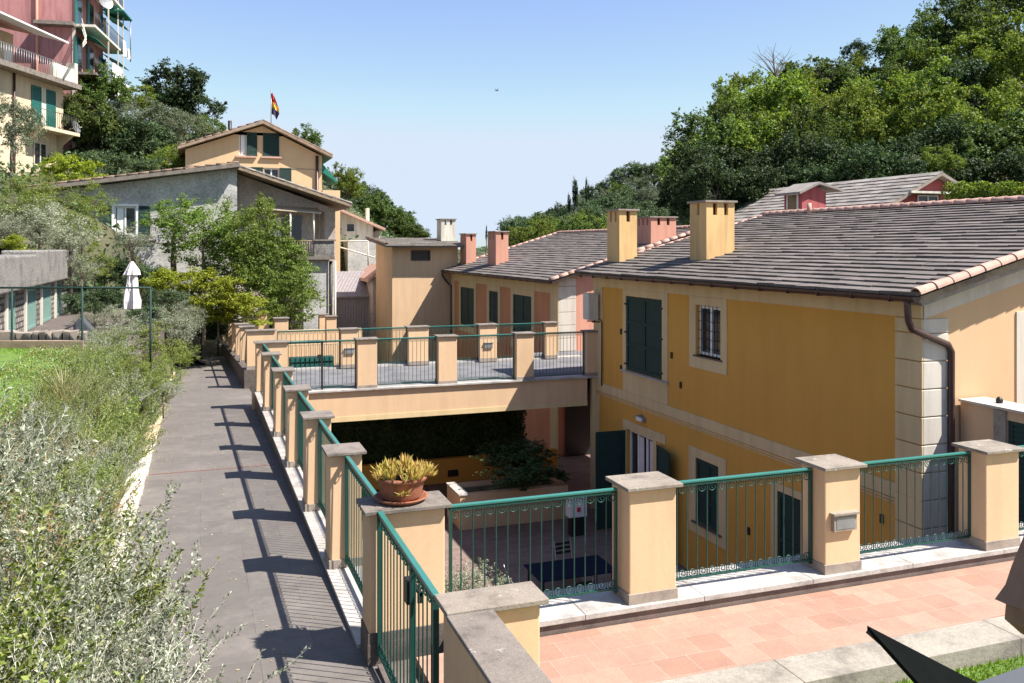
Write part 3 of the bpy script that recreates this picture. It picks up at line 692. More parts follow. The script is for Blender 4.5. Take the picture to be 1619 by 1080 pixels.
for c in (c0, c1, c2, c3): MB().tube([T-Vector((0, 0, .03)), c-Vector((0, 0, 0.03))], 0.014, 6).build('rib', M['iron'], e)
MB().tube([(T.x, T.y, -0.3), T], 0.025, 10).build('pole', M['iron'], e)
e = empty('parasol', (5.1, 4.1, -0.3), 'folded taupe parasol hanging at the right edge above the tiled terrace', 'parasol')
m = MB(); rn = random.Random(4); pr = []; top = at(1645, 700, 5.6); 
K = 20
for (v, wpx) in ((700, 5), (760, 12), (850, 24), (900, 38), (930, 47), (955, 59), (958, 47), (985, 46), (1005, 26)):
    c = at(1648, v, 5.6); rr = wpx/1377*5.6; pr.append([c+Vector((math.cos(2*math.pi*k/K), math.sin(2*math.pi*k/K), 0))*rr*(1+0.13*math.cos(5*2*math.pi*k/K)+rn.uniform(-.04, .04)) for k in range(K)])
for i in range(len(pr)-1):
    for k in range(K): m.poly([pr[i][k], pr[i][(k+1) % K], pr[i+1][(k+1) % K], pr[i+1][k]])
m.build('canopy', M['taupe_cloth'], e); c = at(1648, 700, 5.6); MB().tube([(c.x, c.y, -0.3), (c.x, c.y, c.z+.1)], 0.022, 8).build('pole', M['wood'], e)
# ================================================================ main yellow house
XF = 11.45; YN, YB = 11.5, 24.46; XR, ZR = 17.9, 4.43; XE, ZE = 10.95, 2.60
fF = Frame((XF, 0, 0), (0, 1, 0), (-1, 0, 0))     # long facade, s = y
fS = Frame((0, YN, 0), (1, 0, 0), (0, -1, 0))     # gable wall, s = x
sl_ = (ZR-ZE)/(XR-XE)
def zroof(x): return ZE+(min(x, 2*XR-x)-XE)*sl_
H1 = empty('yellow_house', (XF, YN, -4.65), 'ochre yellow house with cream trim and grey slab roof at the right of the courtyard', 'house')
m = MB()
holed_wall(m, fF, YN, YB, -4.65, 2.62, [(20.24, 22.31, -0.11, 2.0), (17.5, 18.59, 0.75, 1.98), (20.74, 22.3, -4.6, -1.78), (17.59, 18.59, -3.33, -1.76), (14.62, 15.38, -4.6, -1.73)])
m.build('facade_wall', M['ochre'], H1)
XE2 = 2*XR-XF
for yy in (YN, YB-.3): MB().prism([(XF+.005, yy, -4.65), (XE2, yy, -4.65), (XE2, yy, zroof(XE2)-.05), (XR, yy, ZR-.05), (XF+.005, yy, zroof(XF)-.05)], (0, 0.3, 0)).build('gable_wall', M['ochre_side'], H1)
# cream trim
m = MB()
m.fbox(fF, YN-.02, YB, 2.19, 2.60, 0, 0.03)                       # frieze
m.fbox(fF, YN-.02, YB, -0.985, -0.73, 0, 0.03)                    # string course
m.fbox(fF, YN-.02, YB, -1.045, -1.01, 0, 0.018); m.fbox(fF, YN-.02, YB, -1.10, -1.075, 0, 0.012)
m.fbox(fF, 23.87, YB, -0.73, 2.19, 0, 0.028)                      # far pilaster
m.fbox(fF, 19.95, 20.24, -0.14, 2.187, 0, 0.027); m.fbox(fF, 22.31, 22.49, -0.14, 2.187, 0, 0.027); m.fbox(fF, 20.24, 22.31, 2.0, 2.187, 0, 0.027); m.fbox(fF, 19.95, 22.49, -0.727, -0.145, 0, 0.024)
for (a0, a1, z0, z1, b0, b1, c0_, c1_) in ((17.5, 18.59, 0.75, 1.98, 17.25, 18.88, 0.43, 2.185), (17.59, 18.59, -3.33, -1.76, 17.28, 18.91, -3.62, -1.53)):
    m.fbox(fF, b0, a0, c0_, c1_, 0, 0.025); m.fbox(fF, a1, b1, c0_, c1_, 0, 0.025); m.fbox(fF, a0, a1, z1, c1_, 0, 0.025); m.fbox(fF, a0, a1, c0_, z0, 0, 0.025)
m.fbox(fF, 20.07, 20.74, -1.78, -1.54, 0, 0.025); m.fbox(fF, 22.3, 22.49, -4.65, -1.54, 0, 0.025); m.fbox(fF, 20.74, 22.3, -1.78, -1.54, 0, 0.025); m.fbox(fF, 20.55, 20.74, -4.65, -1.78, 0, 0.025)
m.fbox(fF, 14.40, 14.62, -4.65, -1.58, 0, 0.025); m.fbox(fF, 15.38, 15.6, -4.65, -1.58, 0, 0.025); m.fbox(fF, 14.62, 15.38, -1.73, -1.58, 0, 0.025)
m.fbox(fF, 24.1, YB, -4.65, -1.1, 0, 0.03)
m.build('facade_trim', M['cream_pale'], H1)
MB().prism([(XF+.02, YN-.03, zroof(XF)-.12), (XR, YN-.03, ZR-.12), (XR, YN-.03, ZR-.55), (XF+.02, YN-.03, zroof(XF)-.55)], (0, .029, 0)).build('verge_trim', M['white_quoin'], H1)
MB().fbox(fS, 13.57, 15.2, -0.2, 2.25, 0, 0.026).build('window_trim', M['white_quoin'], H1)
# rusticated corner: separate dressed blocks
m = MB(); z = -4.65; k = 0
while z < 2.18:
    z1 = min(z+0.47, 2.185)
    m.fbox(fF, YN-.035, 12.07, z+.008, z1-.008, 0, 0.035); z = z1; k += 1
q1 = m.build('quoin', M['cream_pale'], H1, bevel=0.012)
m = MB(); z = -4.65
while z < 2.18:
    z1 = min(z+0.47, 2.185); m.fbox(fS, XF+0.001, 12.0, z+.008, z1-.008, 0, 0.034); z = z1
m.build('quoin', M['white_quoin'], H1, bevel=0.012)
# shutters and windows
def shutter(par, fr, a0, a1, z0, z1, d, mat='shutter', kind=0, name='shutter'):
    mb = panel_shutter_mb(fr, a0, a1, z0, z1, d) if kind == 0 else louvre_mb(fr, a0, a1, z0, z1, d, n=max(6, int((z1-z0)/0.07)))
    o = mb.build(name, M[mat], par)
    return o
shutter(H1, fF, 20.26, 21.27, -0.09, 1.98, -0.03); o = shutter(H1, fF, 21.28, 22.29, -0.09, 1.98, -0.03)
for a in (20.24, 22.31):
    for zz in (0.05, 0.95, 1.75): MB().fbox(fF, a-.05, a+.05, zz, zz+.04, 0.02, 0.06).build('hinge', M['iron'], o)
MB().fbox(fF, 19.9, 22.54, -0.16, -0.12, 0, 0.10).build('sill', M['ledge'], H1)
w_ = window(H1, fF, 17.52, 18.57, 0.78, 1.96, -0.13, 'white', 2)
m = MB()
for k in range(6): m.tube([fF.p(17.6+k*.17, 0.76, -0.05), fF.p(17.6+k*.17, 1.98, -0.05)], 0.009, 6)
for k in range(5): m.tube([fF.p(17.5, 0.93+k*.22, -0.05), fF.p(18.59, 0.93+k*.22, -0.05)], 0.007, 6)
m.build('window_bars', M['iron'], w_)
MB().fbox(fF, 17.42, 18.66, 0.715, 0.75, -.1, 0.06).build('sill', M['dark_kerb'], w_)
shutter(H1, fF, 17.6, 18.09, -3.31, -1.78, -0.04); shutter(H1, fF, 18.10, 18.58, -3.31, -1.78, -0.04)
MB().fbox(fF, 17.45, 18.72, -3.37, -3.33, 0, 0.07).build('sill', M['dark_kerb'], H1)
shutter(H1, fF, 14.63, 15.37, -4.58, -1.75, -0.03)
dr = window(H1, fF, 20.76, 22.28, -4.6, -1.80, -0.15, 'white', 3); 
for a in (20.86, 21.5): MB().fbox(fF, a, a+.3, -4.0, -1.9, -0.135, -0.128).build('curtain', M['lilac_cloth'], dr)
fo = Frame((XF, 22.36, 0), (-1, 0, 0), (0, -1, 0)); o = louvre_mb(fo, 0.03, 0.95, -4.58, -1.84, 0.0, n=26, st=0.09).build('open_shutter', M['shutter'], H1)
fo2 = Frame((XF, 20.40, 0), (-0.22, -1, 0), (-1, 0.22, 0)); louvre_mb(fo2, 0.0, 1.05, -4.58, -1.84, 0.05, n=26, st=0.09).build('open_shutter', M['shutter'], H1)
# wall lamp, bolts, air conditioner, cables
o = MB().fbox(fF, 21.15, 21.55, -1.40, -1.27, 0, 0.10).fbox(fF, 21.3, 21.4, -1.27, -1.22, 0, 0.08).build('wall_lamp', M['grey_metal'], H1)
MB().fbox(fF, 21.2, 21.5, -1.385, -1.29, 0.10, 0.13).build('lens', M['white'], o)
m = MB()
for (a, z) in ((22.62, 0.95), (19.75, 0.6), (19.3, -0.1), (12.4, -1.45), (16.4, -2.9), (22.62, -0.1)): m.fbox(fF, a-.03, a+.03, z-.08, z+.08, 0, 0.04)
m.build('shutter_catch', M['iron'], H1)
MB().fbox(fF, 23.95, 24.40, 1.18, 1.98, 0.10, 0.42).build('air_conditioner', M['offwhite'], H1, bevel=0.02)
m = MB().tube([fF.p(24.0, 1.2, .06), fF.p(23.84, 1.15, .05), fF.p(23.84, -0.8, .05)], 0.02, 6).tube([fF.p(24.35, 1.12, .3), fF.p(24.35, 1.12, 0.0)], .02, 5).tube([fF.p(24.0, 1.12, .3), fF.p(24.0, 1.12, 0.0)], .02, 5)
m.build('pipe', M['gutter'], H1)
# roof
lu = math.hypot(XR-XE, ZR-ZE); ya, yb = YN-0.42, YB+0.32
RF = MB(); RF.prism([(XE+.06, ya+.03, ZE-.02), (XR, ya+.03, ZR-.03), (2*XR-XE-.06, ya+.03, ZE-.02), (2*XR-XE-.06, ya+.03, ZE-.12), (XR, ya+.03, ZR-.15), (XE+.06, ya+.03, ZE-.12)], (0, yb-ya-.06, 0))
rf = RF.build('roof', M['wood'], H1)
slab_roof((XE, ya, ZE), (0, 1, 0), (XR-XE, 0, ZR-ZE), yb-ya, lu, 0.275, 0.62, 0.024, 5).build('roof_slabs', M['roof'], rf)
slab_roof((2*XR-XE, ya, ZE), (0, 1, 0), (-(XR-XE), 0, ZR-ZE), yb-ya, lu, 0.55, 1.2, 0.024, 6).build('roof_slabs', M['roof'], rf)
un = Vector((-sl_, 0, 1))
half_tiles((XE-.02, ya+.02, ZE+.03), (XR, ya+.02, ZR+.03), un, 0.105, 0.36, 3).build('verge_tiles', M['terra_tile'], rf, smooth=False)
half_tiles((XE-.02, yb-.03, ZE+.03), (XR, yb-.03, ZR+.03), un, 0.045, 0.36, 4).build('verge_tiles', M['terra_tile'], rf)
half_tiles((XR, ya, ZR+.04), (XR, yb, ZR+.04), (0, 0, 1), 0.12, 0.36, 7).build('ridge_tiles', M['terra_tile'], rf)
MB().prism([(XE+.1, ya+.05, ZE-.10), (XR, ya+.05, ZR-.14), (XR, ya+.05, ZR-.22), (XE+.16, ya+.05, ZE-.17)], (0, 0.36, 0)).build('verge_soffit', M['plinth'], rf)
def gutter(par, x, y0, y1, z, r=0.075):
    m = MB(); K = 8
    for yy0, yy1 in ((y0, y1),):
        ring0 = [(x+r*math.cos(math.pi+math.pi*k/K), z+r*math.sin(math.pi+math.pi*k/K)) for k in range(K+1)]
        ring1 = [(x+(r-.008)*math.cos(math.pi+math.pi*k/K), z+.002+(r-.008)*math.sin(math.pi+math.pi*k/K)) for k in range(K+1)]
        for k in range(K):
            m.poly([(ring0[k][0], yy0, ring0[k][1]), (ring0[k+1][0], yy0, ring0[k+1][1]), (ring0[k+1][0], yy1, ring0[k+1][1]), (ring0[k][0], yy1, ring0[k][1])])
            m.poly([(ring1[k][0], yy0, ring1[k][1]), (ring1[k][0], yy1, ring1[k][1]), (ring1[k+1][0], yy1, ring1[k+1][1]), (ring1[k+1][0], yy0, ring1[k+1][1])])
        m.poly([(p[0], yy0, p[1]) for p in ring0])
    yy = y0+0.5
    while yy < y1: m.box(x-r-.006, x+r, yy, yy+.03, z-r-.008, z-r+.02); m.box(x-r-.006, x-r+.006, yy, yy+.03, z-r, z+.012); yy += 0.9
    return m.build('gutter', M['gutter'], par)
gt = gutter(H1, XE-.02, YN-.42, YB+.2, ZE-.02, .09)
MB().tube([(XE-.02, YN-.22, ZE-.06), (XE-.02, YN-.22, ZE-.17), (XE+.02, YN-.2, ZE-.42), (XE+.12, YN-.17, ZE-.56), (XE+.45, YN-.12, ZE-.68), (XE+.98, YN-.09, ZE-.86), (XE+1.06, YN-.085, ZE-.98), (XE+1.06, YN-.08, -0.7), (XE+1.06, YN-.08, -4.65)], 0.056, 12).build('downpipe', M['gutter'], H1)
# chimneys
def chimney(par, x0, x1, y0, y1, zb, zt, mat, capmat='plinth', slots=(2, 1), ov=0.06, zb2=None):
    zb2 = zb if zb2 is None else zb2; hs = 0.26*(zt-zb)/1.6+0.06; zs0, zs1 = zt-0.06-hs, zt-0.075
    fw = Frame((x0, 0, 0), (0, 1, 0), (-1, 0, 0)); fs = Frame((0, y0, 0), (1, 0, 0), (0, -1, 0)); fb = Frame((0, y1, 0), (1, 0, 0), (0, 1, 0)); fe = Frame((x1, 0, 0), (0, 1, 0), (1, 0, 0))
    def hs_(a0, a1, n):
        w = (a1-a0)/(2*n+1); w = min(w, 0.13); g = (a1-a0-n*w)/(n+1); return [(a0+g*(i+1)+w*i, a0+g*(i+1)+w*(i+1), zs0, zs1) for i in range(n)]
    m = MB(); zt2 = zt-0.05
    for fr, a0, a1, n in ((fw, y0, y1, slots[0]), (fs, x0, x1, slots[1]), (fb, x0, x1, slots[1]), (fe, y0, y1, slots[0])): holed_wall(m, fr, a0, a1, zb-.6, zt2, hs_(a0, a1, n), 0.09)
    o = m.build('chimney', M[mat], par)
    MB().box(x0+.1, x1-.1, y0+.1, y1-.1, zs0-.3, zs0-.02).build('flue', M['dark_kerb'], o)
    MB().box(x0-ov, x1+ov, y0-ov, y1+ov, zt2, zt).build('chimney_cap', M[capmat], o)
    return o
M['chim_y'] = plaster('yellow_chimney_plaster', (0.72, 0.46, 0.20), 0.08, grain=1.0)
chimney(H1, 12.0, 12.6, 23.85, 24.70, 2.9, 4.55, 'chim_y', slots=(2, 1))
chimney(H1, 12.50, 13.36, 19.80, 20.62, 3.0, 4.62, 'chim_y', slots=(1, 2))
# vent pipe on the ridge
MB().tube([(XR-.15, 22.3, ZR-.05), (XR-.15, 22.3, ZR+.32)], 0.07, 8).build('vent_pipe', M['terra_tile'], rf)
# low parapet with louvred door right of the downpipe
e = empty('parapet_wall', (12.6, 9.5, -4.65), 'low cream parapet with a pale coping and dark green louvred door beside the brown downpipe', 'wall')
fp = Frame((12.26, 0, 0), (0, 1, 0), (-1, 0, 0))
m = MB(); holed_wall(m, fp, 8.02, YN-.04, -4.65, 0.76, [(8.6, 10.55, -1.5, 0.60)], 0.15); m.box(12.42, 12.7, 8.02, YN-.04, -4.65, 0.755); m.build('wall', M['cream'], e)
MB().box(12.20, 12.78, 8.0, YN-.05, 0.76, 0.80).build('coping', M['white_quoin'], e)
MB().fbox(fp, 10.55, 10.78, -1.5, 0.74, 0, 0.03).build('door_frame', M['plinth'], e)
louvre_mb(fp, 9.6, 10.53, -1.5, 0.60, -0.06, n=24).build('louvred_door', M['shutter'], e); louvre_mb(fp, 8.62, 9.58, -1.5, 0.60, -0.06, n=24).build('louvred_door', M['shutter'], e)
MB().lathe([(0, 0), (.05, 0), (.06, .05), (.03, .1), (0, .11)], (12.5, 10.9, 0.80), 8).build('wall_light', M['iron'], e)
# ================================================================ salmon house
X2, Y2N, Y2F = 12.9, 30.8, 45.9; XR2, ZR2 = 19.3, 4.15; XE2_, ZE2 = 12.42, 2.10
H2 = empty('salmon_house', (X2, Y2N, -4.65), 'salmon pink house with dark green shutters and two pink chimneys behind the footbridge', 'house')
f2 = Frame((X2, 0, 0), (0, 1, 0), (-1, 0, 0)); f2s = Frame((0, Y2N, 0), (1, 0, 0), (0, -1, 0)); s2 = (ZR2-ZE2)/(XR2-XE2_)
wins = [(41.66, 44.02, -0.66, 1.30), (37.93, 39.23, -0.14, 1.32), (33.62, 35.86, -0.34, 1.33)]
m = MB(); holed_wall(m, f2, Y2N, Y2F, -4.65, 2.12, wins, 0.15); m.build('facade_wall', M['salmon'], H2)
for yy in (Y2N, Y2F-.3): MB().prism([(X2+.005, yy, -4.65), (2*XR2-X2, yy, -4.65), (2*XR2-X2, yy, ZE2+.48*s2-.05), (XR2, yy, ZR2-.06), (X2+.005, yy, ZE2+.48*s2-.05)], (0, .3, 0)).build('gable_wall', M['salmon_side'], H2)
m = MB(); m.fbox(f2, Y2N-.02, Y2F, 1.585, 2.10, 0, .03)
for (a0, a1, z0, z1) in wins:
    m.fbox(f2, a0-.32, a0, -1.0, 1.58, 0, .028); m.fbox(f2, a1, a1+.32, -1.0, 1.58, 0, .028); m.fbox(f2, a0, a1, z1, 1.58, 0, .028); m.fbox(f2, a0, a1, -1.0, z0, 0, .028)
m.fbox(f2, Y2N-.03, Y2N+.75, -4.65, 1.58, 0, .03); m.fbox(f2, 45.2, Y2F, -4.65, 1.58, 0, .03)
m.build('facade_trim', M['cream_pale'], H2)
m = MB(); z = -0.62
while z < 1.9: m.fbox(f2s, X2+.001, X2+.72, z+.008, min(z+.5, 2.2)-.008, 0, .032); z += .5
m.build('quoin', M['white_quoin'], H2, bevel=.012)
for (a0, a1, z0, z1) in wins:
    c_ = (a0+a1)/2
    shutter(H2, f2, a0+.01, c_-.005, z0+.01, z1-.01, -.03); shutter(H2, f2, c_+.005, a1-.01, z0+.01, z1-.01, -.03)
lu2 = math.hypot(XR2-XE2_, ZR2-ZE2); ya, yb = Y2N-.42, Y2F+.3
rf2 = MB().prism([(XE2_+.06, ya+.03, ZE2-.02), (XR2, ya+.03, ZR2-.03), (2*XR2-XE2_, ya+.03, ZE2-.02), (2*XR2-XE2_, ya+.03, ZE2-.12), (XR2, ya+.03, ZR2-.15), (XE2_+.06, ya+.03, ZE2-.12)], (0, yb-ya-.06, 0)).build('roof', M['wood'], H2)
slab_roof((XE2_, ya, ZE2), (0, 1, 0), (XR2-XE2_, 0, ZR2-ZE2), yb-ya, lu2, 0.30, 0.65, 0.024, 8).build('roof_slabs', M['roof'], rf2)
slab_roof((2*XR2-XE2_, ya, ZE2), (0, 1, 0), (-(XR2-XE2_), 0, ZR2-ZE2), yb-ya, lu2, 0.6, 1.3, 0.024, 9).build('roof_slabs', M['roof'], rf2)
un2 = Vector((-s2, 0, 1))
half_tiles((XE2_-.02, ya+.02, ZE2+.03), (XR2, ya+.02, ZR2+.03), un2, .11, .36, 13).build('verge_tiles', M['terra_tile'], rf2)
half_tiles((XE2_-.02, yb-.02, ZE2+.03), (XR2, yb-.02, ZR2+.03), un2, .09, .36, 14).build('verge_tiles', M['terra_tile'], rf2)
half_tiles((XR2, ya, ZR2+.04), (XR2, yb, ZR2+.04), (0, 0, 1), .11, .36, 17).build('ridge_tiles', M['terra_tile'], rf2)
gutter(H2, XE2_-.02, ya, yb, ZE2-.015)
MB().tube([(XE2_-.02, yb-.3, ZE2-.1), (XE2_-.02, yb-.3, ZE2-.3), (XE2_+.35, yb-.25, ZE2-.75), (X2-.06, yb-.3, -4.65)][:3]+[(X2-.07, yb-.5, ZE2-.8), (X2-.07, yb-.5, -4)], .05, 8).build('downpipe', M['gutter'], H2)
chimney(H2, 13.45, 14.0, 44.9, 46.05, 2.3, 4.12, 'salmon_side', slots=(2, 1)); chimney(H2, 13.6, 14.25, 40.37, 41.66, 2.3, 4.17, 'salmon_side', slots=(2, 1))
chimney(H2, 17.0, 18.15, 29.7+1.3, 31.1+1.2, 3.2, 4.62, 'salmon_side', slots=(3, 2))
# pink wall stub, dark gate and quoins under the bridge are the lower part of the salmon house
MB().fbox(f2s, X2+.30, 15.2, -4.65, -1.32, 0.04, .06).build('iron_gate', M['iron'], H2)
# ================================================================ cream tower
T1 = empty('stair_tower', (9.65, 46, -4.65), 'square cream tower with a small dark window left of the salmon house', 'tower')
ft = Frame((0, 46, 0), (1, 0, 0), (0, -1, 0))
m = MB(); holed_wall(m, ft, 9.65, 13.3, -4.65, 3.42, [(10.68, 11.73, 2.65, 3.19)], .15); m.build('front_wall', M['cream'], T1)
MB().prism([(9.655, 46.2, -4.65), (9.655, 50.6, -4.65), (9.655, 50.6, 3.75), (9.655, 46.2, 3.43)], (3.64, 0, 0)).poly([(9.655, 46, -4.65), (9.655, 46.2, -4.65), (9.655, 46.2, 3.43), (9.655, 46, 3.42)]).build('side_wall', M['cream'], T1)
o = MB().fbox(ft, 10.68, 11.73, 2.65, 3.19, -.12, -.10).build('window', M['glass'], T1); frame_mb(ft, 10.66, 11.75, 2.63, 3.21, .06, -.12, .02).build('window_frame', M['dark_kerb'], o)
tr = MB().prism([(9.2, 45.35, 3.36), (9.2, 51, 3.78), (9.2, 51, 3.88), (9.2, 45.35, 3.44)], (4.6, 0, 0)).build('roof', M['cap'], T1)
slab_roof((9.15, 45.3, 3.45), (1, 0, 0), (0, 5.7, .44), 4.7, 5.72, .5, .8, .03, 21).build('roof_slabs', M['roof_old'], tr)
half_tiles((9.2, 45.3, 3.5), (9.2, 51, 3.92), (0, 0, 1), .11, .4, 22).build('verge_tiles', M['terra_roof'], tr)
chimney(T1, 13.3-.35, 14.1-.35+.05, 48.2, 49.2, 3.5, 5.0, 'offwhite', 'cap', slots=(1, 2))
# ================================================================ red house on the right hillside
XD, YD = 33.0, 31.9
H3 = empty('red_house', (XD, YD, -3), 'red house with a long grey slab roof and a small dormer on the right hillside', 'house')
a_, b_, c_ = aty(1395, 331, YD), aty(1490, 272, YD), aty(1524, 293, YD); yF = 47.0
g_ = aty(1505, 322, YD)
MB().prism([(a_.x+.3, YD+.5, -3), (c_.x-.35, YD+.5, -3), (c_.x-.35, YD+.5, c_.z-.1), (b_.x, YD+.5, b_.z-.15), (a_.x+.3, YD+.5, a_.z-.1)], (0, yF-YD-.6, 0)).build('wall', M['red_wall'], H3)
ls = b_.x-a_.x+3.5; dz = (b_.z-a_.z)/(b_.x-a_.x); lo = Vector((b_.x-ls, YD, b_.z-dz*ls))
rf3 = MB().prism([lo, b_, b_-Vector((0, 0, .16)), lo-Vector((0, 0, .16))], (0, yF-YD, 0)).prism([b_, c_, c_-Vector((0, 0, .16)), b_-Vector((0, 0, .16))], (0, yF-YD, 0)).build('roof', M['plinth'], H3)
slab_roof(lo, (0, 1, 0), b_-lo, yF-YD, (b_-lo).length, .42, .7, .03, 31).build('roof_slabs', M['roof_old'], rf3)
fr3 = Frame((0, YD+.48, 0), (1, 0, 0), (0, -1, 0)); w3 = aty(1462, 326, YD)
window(H3, fr3, w3.x, w3.x+1.25, w3.z-.5, w3.z+.55, .02, 'white', 2)
MB().fbox(fr3, w3.x-.9, w3.x+1.5, w3.z+.6, w3.z+.7, 0, .6).build('canopy', M['offwhite'], H3)
p0 = atx(1240, 322, 27.2); p1 = atx(1268, 322, 27.2)
ys_, ye_ = p1.y, p0.y; zt_ = atx(1268, 302, 27.2).z
dm = MB().box(27.2, 28.6, ys_, ye_, zt_-2.2, zt_).prism([(27.2, ys_-.01, zt_-.1), (28.6, ys_-.01, zt_-.1), (28.0, ys_-.01, zt_+.3)], (0, .1, 0)).build('dormer', M['red_wall'], H3)
fd = Frame((27.2, 0, 0), (0, 1, 0), (-1, 0, 0))
frame_mb(fd, ys_+.25, ye_-.25, zt_-1.1, zt_-.1, .07, .01, .06).build('window_frame', M['white'], dm)
MB().fbox(fd, ys_+.3, ye_-.3, zt_-1.05, zt_-.15, .0, .03).build('pane', M['glass'], dm)
MB().prism([(26.85, ys_-.3, zt_-.05), (28.0, ys_-.3, zt_+.45), (29.4, ys_-.3, zt_+.12), (29.4, ys_-.3, zt_+.0), (28.0, ys_-.3, zt_+.33), (26.85, ys_-.3, zt_-.17)], (0, ye_-ys_+.6, 0)).build('dormer_roof', M['roof_old'], dm)
# ================================================================ courtyard
GZ = -4.65; PX0, PX1, PY0, PY1, PT = 6.92, 10.25, 23.72, 25.1, -3.66
e = empty('planter', (PX0, PY0, GZ), 'low cream planter box in the shaded courtyard with a bushy olive green shrub in it', 'planter')
m = MB(); m.box(PX0, PX1, PY0, PY0+.25, GZ, PT); m.box(PX0, PX0+.25, PY0+.25, PY1, GZ, PT); m.box(PX1-.25, PX1, PY0+.25, PY1, GZ, PT); m.box(PX0+.25, PX1-.25, PY1-.25, PY1, GZ, PT); m.build('wall', M['ochre_side'], e, bevel=.01)
MB().box(PX0-.03, PX0+.28, PY0-.03, PY1, PT, PT+.03).build('coping', M['ledge'], e)
MB().box(PX0+.25, PX1-.25, PY0+.25, PY1-.25, PT-.3, PT-.1).build('soil', M['soil'], e)
yw = empty('courtyard_wall', (6, 28.7, GZ), 'low ochre wall with a small vent at the back of the courtyard under the footbridge', 'wall')
MB().box(1.9, 12.0, 28.7, 28.95, GZ, -3.84).build('wall', M['ochre'], yw)
vt = aty(716, 748, 28.7); MB().box(vt.x-.18, vt.x+.18, 28.66, 28.71, vt.z-.11, vt.z+.11).build('vent', M['iron'], yw)
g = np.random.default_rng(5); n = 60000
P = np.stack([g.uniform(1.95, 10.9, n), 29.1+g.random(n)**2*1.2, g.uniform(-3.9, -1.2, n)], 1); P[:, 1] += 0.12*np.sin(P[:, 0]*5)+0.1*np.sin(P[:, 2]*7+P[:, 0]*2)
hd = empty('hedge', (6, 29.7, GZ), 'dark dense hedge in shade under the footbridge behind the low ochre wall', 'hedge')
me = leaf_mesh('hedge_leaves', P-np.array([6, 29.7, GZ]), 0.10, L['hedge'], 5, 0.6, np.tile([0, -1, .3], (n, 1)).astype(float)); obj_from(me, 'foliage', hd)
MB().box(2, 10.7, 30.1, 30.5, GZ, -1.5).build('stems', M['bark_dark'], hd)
def fo_(u, v, z):   # point on a level z seen at a photo position
    r = ray(u, v); t = (z-CAMZ)/r[2]; return Vector((r[0]*t, r[1]*t, z))
b = aty(911, 800, 22.3)
e = empty('meter_box', (b.x, 22.3, GZ), 'white box with a small red mark standing before the courtyard planter', 'box')
MB().box(b.x-.27, b.x+.27, 22.15, 22.45, b.z-.28, b.z+.30).build('case', M['white'], e, bevel=.02)
MB().box(b.x-.04, b.x+.06, 22.13, 22.15, b.z-.12, b.z+.0).build('red_mark', M['red'], e)
MB().box(b.x-.2, b.x+.2, 22.2, 22.4, GZ, b.z-.28).build('stand', M['iron'], e)
t0 = fo_(905, 897, -3.95)
e = empty('patio_table', (t0.x, t0.y, GZ), 'dark patio table under a navy cover in the shaded courtyard', 'table')
MB().box(t0.x-1.0, t0.x+.9, t0.y-.55, t0.y+.55, -3.98, -3.95).build('tabletop', M['blue_cloth'], e, bevel=.01)
for sx in (-.9, .8):
    for sy in (-.45, .45): MB().box(t0.x+sx-.025, t0.x+sx+.025, t0.y+sy-.025, t0.y+sy+.025, GZ, -3.98).build('leg', M['iron'], e)
def fchair(x, y, rz, label, grp='dark folding chairs around the patio table'):
    e = empty('folding_chair', (0, 0, 0), label, 'chair', grp)
    MB().box(-.22, .22, -.2, .2, .43, .455).build('seat', M['iron'], e)
    m = MB()
    for z in (.62, .72, .82): m.box(-.2, .2, .235+(z-.6)*.2, .25+(z-.6)*.2, z-.03, z+.03)
    m.build('backrest', M['iron'], e)
    for s_ in (-.22, .22):
        MB().tube([(s_, -.25, 0), (s_, .2, .5), (s_, .3, .9)], .013, 6).build('leg', M['grey_metal'], e); MB().tube([(s_, .25, 0), (s_, -.18, .44)], .013, 6).build('leg', M['grey_metal'], e)
    e.location = (x, y, GZ); e.rotation_euler = (0, 0, rz); return e
fchair(t0.x-1.35, t0.y-.1, R(80), 'dark folding chair at the left end of the covered patio table')
fchair(t0.x-.3, t0.y-.95, R(185), 'dark folding chair at the near side of the covered patio table')
fchair(t0.x+.3, t0.y+.95, R(5), 'dark folding chair at the far side of the covered patio table')
w0 = fo_(1072, 893, -3.2)
e = empty('sun_umbrella', (0, 0, 0), 'white folded umbrella down in the courtyard, seen past the first terrace pier', 'parasol'); e.location = (w0.x-.06, w0.y, GZ)
m = MB(); K = 14; m.lathe([(.03, 1.45), (.06, 1.3), (.10, 1.0), (.13, .75), (.12, .6)], (w0.x-.06, w0.y, GZ), K, .2, 3); m.build('canopy', M['white_cloth'], e, smooth=True); MB().tube([(w0.x-.06, w0.y, GZ), (w0.x-.06, w0.y, -3.0)], .02, 6).build('pole', M['iron'], e)
# second courtyard beyond the bridge
e = empty('cross_wall', (3.5, 34, -4.1), 'cream cross wall with short piers beyond the footbridge, a green slatted planter in front', 'wall')
MB().box(1.7, 5.2, 35.0, 35.3, -4.1, -.45).build('wall', M['cream'], e); 
pc_ = [(432, 458, 503, 34.0, 'cream pier with a dark cap behind the wide corner pier, before the green tree'), (405, 424, 495, 38.0, 'narrow cream pier half hidden behind another pier, below the green tree'), (503, 521, 497, 38.0, 'cream pier left of its twin below the stone balcony block'), (514, 534, 500, 36.0, 'cream pier right of its twin below the stone balcony block')]
for (u0, u1, vt, y, lab) in pc_:
    p0 = aty(u0, vt, y); p1 = aty(u1, vt, y); pier(p0.x+.05, p1.x-.05, y, y+.4, -2.6, p0.z, lab, 'cream piers of the second courtyard')
a0 = aty(462, 541, 36.5); a1 = aty(512, 533, 36.5)
MB().box(a0.x, a1.x, 36.5, 38, -4.1, a0.z).build('x', M['cap']).name = 'stone_bench'
tag(bpy.data.objects['stone_bench'], 'grey stone topped wall block behind the footbridge railings at the left', 'wall')
